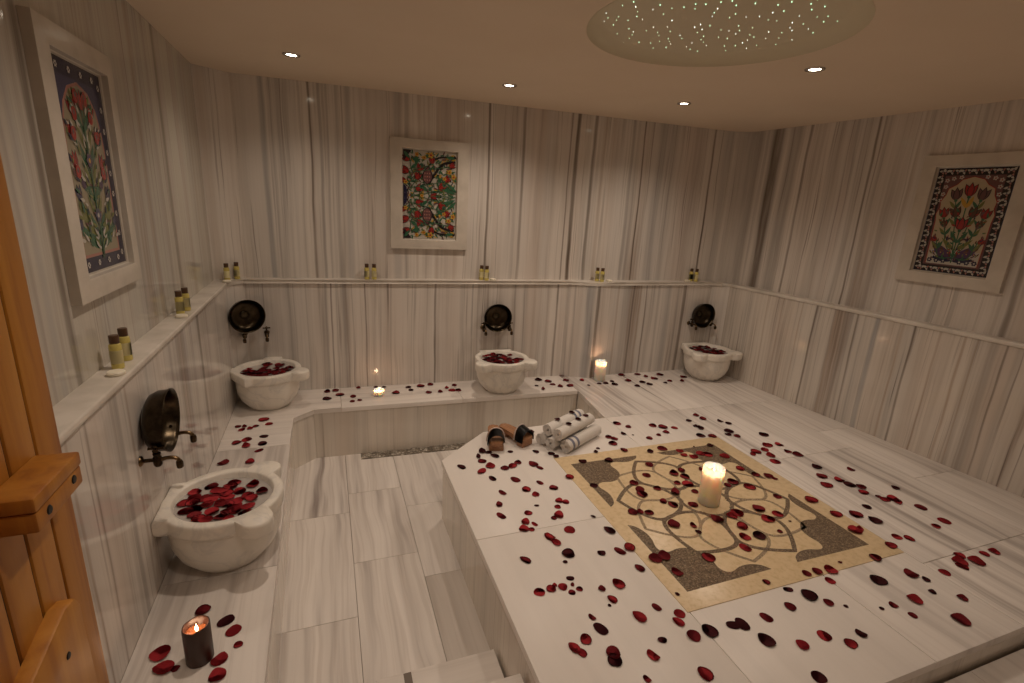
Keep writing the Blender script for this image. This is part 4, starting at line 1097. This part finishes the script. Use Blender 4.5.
PETALS = """1.968,1.025,64,60,-104,d -0.514,1.441,58,55,-16,r -0.491,1.384,62,44,-17,r -0.348,1.369,53,42,44,r 1.305,0.937,61,50,-76,d -0.343,1.317,51,46,-81,r -0.355,1.519,60,41,35,d 2.063,0.795,61,57,-163,m 1.022,0.897,57,41,-83,r 0.782,1.02,53,45,-120,d 1.148,1.023,63,49,-82,d 1.624,1.045,64,55,-79,d 0.789,1.044,50,47,-17,m 1.354,0.783,48,45,-91,d 2.504,0.981,64,60,-161,r 0.799,1.139,62,38,-69,d -0.326,1.471,53,42,53,r -0.431,1.586,53,41,45,m 1.278,1.014,61,43,-95,d 1.513,0.893,50,44,-80,r 1.08,1.022,49,46,-16,m 0.953,1.143,59,38,-70,r 1.57,0.842,45,42,-81,r 1.406,0.886,45,39,-78,r 1.398,1.321,64,51,-78,r 0.733,1.116,49,37,-117,r 2.137,1.011,55,52,-78,m 0.906,0.998,49,31,-67,r 2.003,0.911,53,50,-162,r 1.383,1.012,51,36,-69,m 1.228,1.379,64,49,-126,m 0.681,1.097,50,31,-71,r 0.858,1.503,58,53,-16,d 1.181,1.376,60,53,-15,m 1.401,1.545,64,55,-127,m 1.243,1.019,55,35,-16,d 1.07,1.085,49,30,-66,r 1.832,1.121,54,49,-88,r 0.966,1.299,60,41,-79,r 1.858,1.459,64,60,-106,r 0.668,1.347,44,42,-113,r 1.507,1.024,46,37,-73,m 2.36,1.31,64,55,-74,d 1.62,1.522,64,51,-75,m 1.099,1.115,44,40,-128,r 0.695,1.075,44,26,-66,r 1.644,0.86,41,31,-64,d 1.595,1.326,58,41,-70,r 2.555,1.581,64,60,-89,d 2.089,1.121,50,46,-78,m 1.219,1.286,54,37,-72,m 2.315,1.371,64,60,-91,m 1.72,1.372,64,54,-135,d 2.428,1,64,55,-150,r 1.122,1.466,57,45,-122,r 1.941,1.764,64,57,-133,m 1.748,1.535,64,58,-15,r 1.071,1.459,59,34,-62,m 1.878,1.534,64,56,-90,m 2.24,1.158,50,47,-84,r 2.359,1.884,64,60,-92,r 2.185,1.28,64,58,-143,r 1.099,1.589,64,38,-68,d 0.934,1.642,55,49,-115,r 1.651,1.385,57,45,-82,r 1.692,1.811,64,60,-128,r 0.679,1.517,59,28,-58,m 2.649,1.417,64,60,-112,r 1.399,1.791,64,49,-76,m 1.697,1.447,64,47,-133,r 2.699,1.213,57,54,-159,r 2.205,1.522,64,60,-101,r 0.715,1.349,40,36,-114,r 0.904,1.24,46,29,-72,r 2.288,0.976,45,42,-161,r 1.777,1.079,42,37,-79,r 1.664,0.997,39,34,-82,m 0.934,1.751,60,44,-114,r 2.217,1.398,58,54,-91,r 1.037,1.163,42,28,-73,m 2.343,2.007,64,60,-134,r 1.092,1.349,50,32,-72,m -0.4,3.116,64,60,-61,r 0.746,1.701,49,44,-111,r 2.421,1.61,64,60,-102,r 0.758,1.345,38,35,-16,r 0.827,1.62,60,34,-73,r -0.536,2.609,64,48,48,m 1.992,1.702,64,60,-135,r 1.769,1.13,42,38,-85,m 0.846,2.083,64,42,-66,m 1.712,1.525,56,50,-133,r 2.475,1.026,47,42,-162,r 2.336,1.195,46,43,-85,r 2.659,0.998,46,41,-162,r 0.84,1.581,56,33,-72,r 1.274,1.676,56,46,-123,m 2.381,1.17,44,42,-157,r 2.391,2.279,64,60,-132,d -0.303,1.412,28,26,-81,r 2.711,1.324,57,54,-158,m 2.194,0.862,39,35,-165,m -0.46,1.375,26,24,-17,m 2.022,2.048,64,59,-130,r 2.405,0.979,48,46,-151,r 1.892,0.917,33,31,-83,m 0.841,0.935,30,20,-70,m 2.108,2.007,64,57,-132,r 2.395,1.949,64,49,-121,r 1.939,1.477,54,51,-137,r 1.494,1.675,59,41,-79,m 2.599,1.002,42,37,-161,r 0.834,1.622,54,28,-63,r 0.97,1.039,34,24,-15,d 0.994,2.204,64,48,-76,m 1.578,1.765,64,41,-128,m 0.766,2.244,61,51,-106,r 2.481,2.057,64,60,-95,r 0.77,1.745,49,37,-111,r 1.418,1.833,62,45,-123,m 1.59,1.649,54,47,-16,m 0.68,1.815,60,32,-67,m 2.591,1.545,55,45,-71,m 1.718,1.134,38,34,-93,m 0.878,2.211,64,41,38,r 2.542,1.63,56,50,-81,r 2.606,1.196,41,39,-73,r 1.913,0.862,32,30,-165,m 0.868,1.984,53,43,-110,r 1.688,1.919,64,48,-126,m 2.581,2.181,64,60,-101,d -0.374,2.791,64,46,-84,d 2.435,1.403,46,39,-76,d 1.573,1.091,42,26,-16,d 0.991,1.469,38,32,-16,d 2.479,1.685,59,55,-98,m 2.598,1.426,51,48,-102,r 1.802,2.179,64,60,-97,m 1.996,2.436,64,60,-126,m 1.343,1.649,50,37,-15,m 1.004,1.962,47,45,-113,m 1.726,1.878,57,50,-127,m 2.567,1.914,64,60,-13,m 2.552,1.504,51,48,-95,r -0.453,2.782,64,43,-82,r 0.795,1.189,33,20,-67,m -0.412,2.594,57,44,-82,r -0.039,3.376,64,57,44,d 1.42,1.891,52,45,-123,m 0.703,2.198,64,38,43,r 0.895,1.296,30,28,-119,m 0.047,3.439,64,60,-92,m 1.52,1.143,33,25,-68,m 2.178,1.761,56,47,-92,m 0.781,1.312,29,27,-116,m 1.99,2.07,64,53,-130,r 2.546,1.77,57,52,-94,d 0.82,2.34,64,31,-53,d -0.461,2.855,64,49,60,r 0.806,1.802,39,37,-112,r 0.83,2.201,51,43,-14,m 0.805,1.377,35,24,-16,d 1.126,2.031,48,44,-115,r 2.061,1.593,47,39,-86,m 0.815,1.319,28,26,-117,m 0.983,1.853,44,37,-115,r 1.548,2.31,58,55,-13,m 0.738,2.303,50,47,-106,m 2.161,2.273,64,57,-90,d -0.507,2.827,58,42,54,m 0.7,1.899,47,30,-108,m 0.77,2.411,64,39,-107,d 1.469,1.713,50,35,-126,m 2.645,1.392,64,38,-146,r 1.529,1.941,49,46,-14,m 0.615,2.272,64,32,-63,d 1.416,2.133,53,47,-120,d 1.917,2.046,58,50,-14,r 0.824,3.36,64,56,-103,r 0.896,1.932,43,37,-111,r 1.608,2.032,49,47,-15,m 0.616,3.489,64,59,-100,m 1.208,1.925,44,41,-118,d 2.089,1.867,56,46,-133,r -0.384,2.707,54,32,38,m 0.745,1.988,54,29,-69,m 1.01,1.837,41,35,-115,r 2.114,0.918,28,26,-163,d 1.266,2.157,50,44,-14,d 1.509,1.817,45,40,-125,m 2.123,1.792,54,44,-135,m 1.308,1.668,39,33,-123,m 2.773,1.488,42,40,-84,d 2.721,1.697,46,41,-75,m 2.631,3.344,64,60,-126,m 0.738,2.123,58,32,-76,d 2.421,2.016,64,45,-136,r 0.422,3.393,64,56,-97,m 0.92,2.241,46,40,-109,m 0.954,1.809,34,32,-15,r 1.482,1.513,44,27,-100,m 2.218,1.28,45,30,-143,r 2.164,0.971,34,27,-121,d 1.749,1.935,52,38,-128,m 1.644,1.834,47,35,-128,m 1.68,1.743,45,35,-129,m 0.774,1.687,33,26,-15,r 2.564,2.046,56,47,-90,r -0.377,2.879,53,41,-14,d 0.956,2.024,49,28,-70,m 1.89,1.746,45,37,-133,m 2.227,2.244,56,53,-130,m 1.728,2.559,64,51,-90,m 1.946,2.475,63,50,-125,m 1.472,1.469,34,22,-65,d 1.013,2.161,51,29,-68,m 0.802,1.719,38,21,-68,r 2.358,2.485,64,45,-129,m 1.138,2.288,42,40,-114,d 2.54,1.959,49,41,-86,m 1.886,2.127,49,44,-14,r 0.901,1.735,30,28,-15,m 1.565,2.216,53,36,-80,m 2.519,3.27,64,60,-78,m 2.367,3.214,64,50,-123,d 2.109,3.215,64,50,-121,d 1.568,2.393,48,46,-14,m 1.875,2.077,46,42,-13,r -0.364,3.047,48,43,-85,r 0.02,3.524,64,46,-90,m 1.607,3.386,64,56,-113,m 1.733,3.259,64,50,31,m 0.132,3.387,64,40,-93,m 1.71,2.165,51,36,-124,d 1.592,2.363,45,43,-121,m 2.289,3.407,64,60,-101,m 1.813,2.321,52,40,-124,m 2.393,2.209,57,42,-133,m 2.192,1.733,38,28,-66,m 1.832,0.918,19,18,-78,d 0.735,1.362,21,18,-115,r 2.802,3.252,64,60,-100,m 1.544,3.439,64,60,-113,d 2.264,3.268,64,55,34,m -0.036,3.515,64,42,-90,m 0.867,3.351,64,46,-103,m 1.061,2.331,49,28,-67,d 2.301,1.988,55,32,-135,r 0.798,2.385,49,26,-14,d 1.894,3.364,64,39,-117,r 2.066,2.408,47,45,-127,r 1.97,2.366,45,43,-126,m 2.59,1.454,30,28,-80,m 0.692,3.507,64,44,-101,m -0.504,2.993,45,32,53,r 1.554,2.484,64,28,-119,d -0.435,3.027,46,30,42,m 0.733,2.358,55,24,-105,d 2.237,2.364,64,37,-112,d 0.8,1.346,24,14,-116,m 0.65,3.35,58,44,-100,m 1.133,2.573,46,35,-112,d 1.775,2.496,52,38,-122,m 2.115,2.137,44,38,-14,d 2.347,2.24,47,42,-13,d -0.528,3.047,41,34,-81,m 1.777,3.501,64,42,-115,m 1.147,1.191,20,15,-75,d 2.398,3.159,64,51,-124,d 1.835,1.369,27,24,-14,m 0.826,1.463,22,17,-15,d 1.148,2.246,37,30,-15,d 2.052,3.259,64,45,-120,d -0.461,3.006,41,32,-83,r 0.921,2.366,35,31,-12,d 2.449,2.423,48,36,-77,d 2.275,3.149,64,45,-123,d 1.079,1.697,29,14,-57,d 2.349,2.544,49,43,-130,m 2.478,2.379,49,40,-92,d 1.712,0.965,19,16,-17,d 1.899,2.345,44,31,-125,m 1.656,3.267,57,42,-114,m -0.494,3.041,42,26,-83,m 0.122,3.299,47,34,-92,m 0.864,3.46,56,38,-104,m 0.522,3.479,50,40,-11,d 1.863,1.919,46,20,-128,m 2.238,2.481,47,37,-129,d 1.759,3.379,54,51,-115,m 0.864,1.845,27,18,-14,d 2.479,3.33,64,36,-124,m 1.614,3.318,51,45,-114,m 0.733,3.347,53,35,-101,m 2.225,2.397,44,33,-128,d 0.881,1.218,16,13,-119,d 1.395,2.24,36,24,-119,d 1.685,2.412,44,30,-88,d 2.433,3.388,64,44,-11,m 2.62,3.195,60,44,-126,m 0.175,3.545,47,33,-93,m 0.17,3.307,41,31,-94,m 0.534,3.422,46,35,-98,d 0.796,3.414,48,30,-103,r 1.431,2.279,29,24,-118,d 1.994,3.259,45,38,-118,d 2.725,3.169,60,36,-128,m 1.5,3.24,64,28,-113,m 2.123,3.28,48,37,-121,d 0.295,3.534,34,32,-11,d 1.911,1.142,20,12,-16,m 0.354,3.522,34,29,-96,d 2.551,3.159,41,35,-127,d 1.477,3.316,35,29,-112,d 1.886,3.238,30,29,-11,d 1.946,1.415,16,11,-14,d 2.008,2.15,22,10,-127,d 1.735,2.382,16,14,-14,d"""
SH = {'d': 'near-black wilted', 'm': 'dark red', 'r': 'bright crimson'}
def where(x, y):
    on_m = 1.112 < x < 2.270 and 1.092 < y < 2.252
    if on_m:
        r = math.hypot(x-1.69, y-1.65)
        if r < 0.17: return 'on the mosaic right around the candle', 'rose petals around the mosaic candle'
        s = ('far ' if y > 1.67 else 'near ')+('left' if x < 1.69 else 'right')
        return 'on the %s quarter of the cream mosaic' % s, 'rose petals on the cream mosaic'
    if x < -0.1 and y < 1.6: return 'on the left bench around the brown candle', 'rose petals by the brown candle'
    if x < -0.1 and y < 3.15: return 'on the left bench between the two left basins', 'rose petals between the left basins'
    if y > 3.1 and x < 0.30: return 'on the back bench left of the squat candle', 'rose petals on the back bench'
    if y > 3.1 and x < 1.0: return 'on the back bench between squat candle and middle basin', 'rose petals on the back bench'
    if y > 3.05 and x < 1.95: return 'on the back bench between middle basin and tall candle', 'rose petals on the back bench'
    if y > 2.75: return 'on the wood-grained slabs right of the tall back candle', 'rose petals on the wood-grained slabs'
    if x < 1.112:
        if y > 2.2: return 'on the platform corner in front of the wooden clogs', 'rose petals left of the mosaic'
        if y > 1.687: return 'on the platform between the mosaic and its left edge', 'rose petals left of the mosaic'
        if y > 1.3: return 'on the platform left of the mosaic, nearer than the joint', 'rose petals left of the mosaic'
        return 'on the platform near the mosaic\'s front left corner', 'rose petals in front of the mosaic'
    if y > 2.2:
        if x < 1.75: return 'on the platform between rolled towels and mosaic', 'rose petals behind the mosaic'
        return 'on the platform behind the mosaic\'s far right corner', 'rose petals behind the mosaic'
    if x >= 2.270:
        if y > 1.9: return 'on veined slabs beside the mosaic\'s far right side', 'rose petals right of the mosaic'
        if y > 1.25: return 'on the slabs right of the mosaic\'s near right corner', 'rose petals right of the mosaic'
        return 'on the slab in the platform\'s front right corner', 'rose petals right of the mosaic'
    if x < 1.70: return 'on the platform before the left half of the mosaic', 'rose petals in front of the mosaic'
    return 'on the platform before the right half of the mosaic', 'rose petals in front of the mosaic'
cnt = 0
rr = random.Random(21)
leftover = []
def put_petal(x, y, zz, L, W, ang, sh, lab, grp, tilt=(0, 0), name='rose_petal'):
    o = bpy.data.objects.new(name, PMESH[sh, rr.randrange(NV)]); COL.objects.link(o)
    o.location = (x, y, zz); o.rotation_euler = (tilt[0], tilt[1], ang); o.scale = (L, W, L*rr.uniform(0.7, 1.1))
    tag(o, lab, 'rose petal', grp); return o
for t in PETALS.split():
    x, y, L, W, ang, sh = t.split(','); x, y, L, W, ang = float(x), float(y), int(L)/1000, int(W)/1000, math.radians(int(ang))
    on_m = 1.112 < x < 2.270 and 1.092 < y < 2.252
    zz = (MZ if on_m else 0.0)+0.0006
    if cnt < 259:
        w, g = where(x, y)
        sz = 'small ' if L < 0.036 else ('large ' if L >= 0.060 else '')
        put_petal(x, y, zz, L, W, ang, sh, '%s%s rose petal %s' % (sz, SH[sh], w), g)
    else: leftover.append((x, y, zz, L, W, ang, sh))
    cnt += 1
# five on the towels
for (k, d, a, lab) in ((0, 0.09, 0.1, 'far end of the banded top towel'), (0, 0.24, 0.4, 'x'), (1, 0.10, -0.3, 'x'), (1, 0.20, 0.2, 'x'), (1, 0.28, 0.0, 'x')):
    off, al = ((-0.043, 0.02), (0.040, 0.005))[k]
    p = T0+tn*off+td*(al+d)+Vector((0, 0, TR*2+0.066+0.0008))
    put_petal(p.x, p.y, p.z-0.001, 0.040, 0.034, a, 'd', 'near-black rose petal resting on the %s top towel of the pile' % ('clogs-side' if k == 0 else 'mosaic-side'), 'rose petals on the towels')
# floating in the near basin
bx, by = BAS[0][0]
got = []
tries = 0
while len(got) < 36 and tries < 5000:
    tries += 1
    a, q = rr.uniform(0, 2*PI), 0.141*math.sqrt(rr.random())
    p = (bx+q*math.cos(a), by+q*math.sin(a))
    # a clear patch of water towards the front right, as in the photograph
    if all(math.hypot(p[0]-g[0], p[1]-g[1]) > 0.026 for g in got): got.append(p)
for i, p in enumerate(got):
    sh = rr.choice('rrrrm'); put_petal(p[0], p[1], 0.2252+0.0012*(i % 5), rr.uniform(0.046, 0.060), rr.uniform(0.038, 0.050), rr.uniform(0, 6.28), sh,
        '%s rose petal floating on the water of the near basin' % SH[sh], 'rose petals floating in the near basin')
# everything smaller or farther: the flecks and the crowded petals of the three far basins
bm = BM(); tmp = {c: [bpy.data.meshes.new('t') for _ in range(1)] for c in 'dmr'}
def join(mesh, M, mi):
    n0 = len(bm.verts); f0 = len(bm.faces)
    bm.from_mesh(mesh); bm.verts.ensure_lookup_table(); bm.faces.ensure_lookup_table()
    for v in bm.verts[n0:]: v.co = M @ v.co
    for f in bm.faces[f0:]: f.material_index = mi; f.smooth = True
for (x, y, zz, L, W, ang, sh) in leftover:
    join(PMESH[sh, rr.randrange(NV)], Matrix.Translation((x, y, zz)) @ Matrix.Rotation(ang, 4, 'Z') @ Matrix.Diagonal((L, W, L, 1)), 'dmr'.index(sh))
for (p, r_, l_) in BAS[1:]:
    for i in range(64):
        a, q = rr.uniform(0, 2*PI), 0.141*math.sqrt(rr.random()); L = rr.uniform(0.040, 0.055); sh = rr.choice('dmmmr')
        join(PMESH[sh, rr.randrange(NV)], Matrix.Translation((p[0]+q*math.cos(a), p[1]+q*math.sin(a), 0.2252+0.0018*(i % 7))) @ Matrix.Rotation(rr.uniform(0, 6), 4, 'Z') @ Matrix.Diagonal((L, L*0.85, L, 1)), 'dmr'.index(sh))
me = bpy.data.meshes.new('rose_petals'); bm.to_mesh(me); bm.free()
for c in 'dmr': me.materials.append(PM[c])
o = bpy.data.objects.new('rose_petals', me); COL.objects.link(o)
tag(o, 'crowded petals in the three far basins and tiny petal flecks on the stone', 'rose petals', None, 'stuff')

# ------------------------------------------------------------------ lamps
def make_light():
    root = empty('ceiling_spotlight'); tag(root, 'x', 'ceiling light', 'recessed ceiling spotlights')
    bm = BM(); lathe(bm, [(0.026, 0.004), (0.026, -0.0015), (0.030, -0.005), (0.041, -0.0035), (0.043, -0.0005), (0.043, 0.003), (0.026, 0.004)], 36); obj('trim_ring', bm, M_chrome, root, 50)
    bm = BM(); lathe(bm, [(0, -0.0010), (0.015, -0.0012), (0.0262, 0.0), (0.0262, 0.003), (0, 0.003)], 32); obj('lamp_lens', bm, M_lens, root, 50)
    return root
LI = [(-0.123, 3.02, 'leftmost recessed ceiling spotlight near the back wall', 1.0), (1.04, 3.02, 'recessed ceiling spotlight over the middle of the back bench', 1.0),
      (2.14, 2.85, 'recessed ceiling spotlight nearest the back right corner', 0.9), (2.12, 1.91, 'recessed ceiling spotlight right of the star dome', 0.85),
      (0.06, 1.72, 'recessed ceiling spotlight over the sunken floor', 1.05), (2.20, 0.75, 'recessed ceiling spotlight over the front right of the platform', 0.12),
      (0.35, 0.45, 'recessed ceiling spotlight above the landing by the door', 0.5)]
l0 = make_light()
for i, (x, y, lab, e) in enumerate(LI):
    o = l0 if i == 0 else dup(l0)
    o['label'] = lab; o.location = (x, y, CE-0.0005)
    L = bpy.data.lights.new('lamp_beam', 'SPOT'); L.energy = 13.8*e; L.color = (1.0, 0.82, 0.655); L.spot_size = math.radians(140); L.spot_blend = 1.0; L.shadow_soft_size = 0.025
    lo = bpy.data.objects.new('lamp_beam', L); COL.objects.link(lo); lo.parent = o; lo.location = (0, 0, -0.012)

w = bpy.data.worlds.new('world'); scn.world = w; w.use_nodes = True
w.node_tree.nodes['Background'].inputs[0].default_value = (0.02, 0.016, 0.012, 1); w.node_tree.nodes['Background'].inputs[1].default_value = 1.0

# ------------------------------------------------------------------ camera
cam = bpy.data.cameras.new('camera'); cam.sensor_width = 36.0; cam.sensor_fit = 'HORIZONTAL'; cam.lens = 499.6243/1024*36; cam.clip_start = 0.02
co = bpy.data.objects.new('camera', cam); COL.objects.link(co)
Rr = ((0.93900465, -0.33981053, 0.05290634), (-0.04243847, -0.26715996, -0.96271727), (0.34127592, 0.90175072, -0.26528548))
m = Matrix(((Rr[0][0], -Rr[1][0], -Rr[2][0], 0), (Rr[0][1], -Rr[1][1], -Rr[2][1], 0), (Rr[0][2], -Rr[1][2], -Rr[2][2], 1.34), (0, 0, 0, 1)))
co.matrix_world = m
scn.camera = co
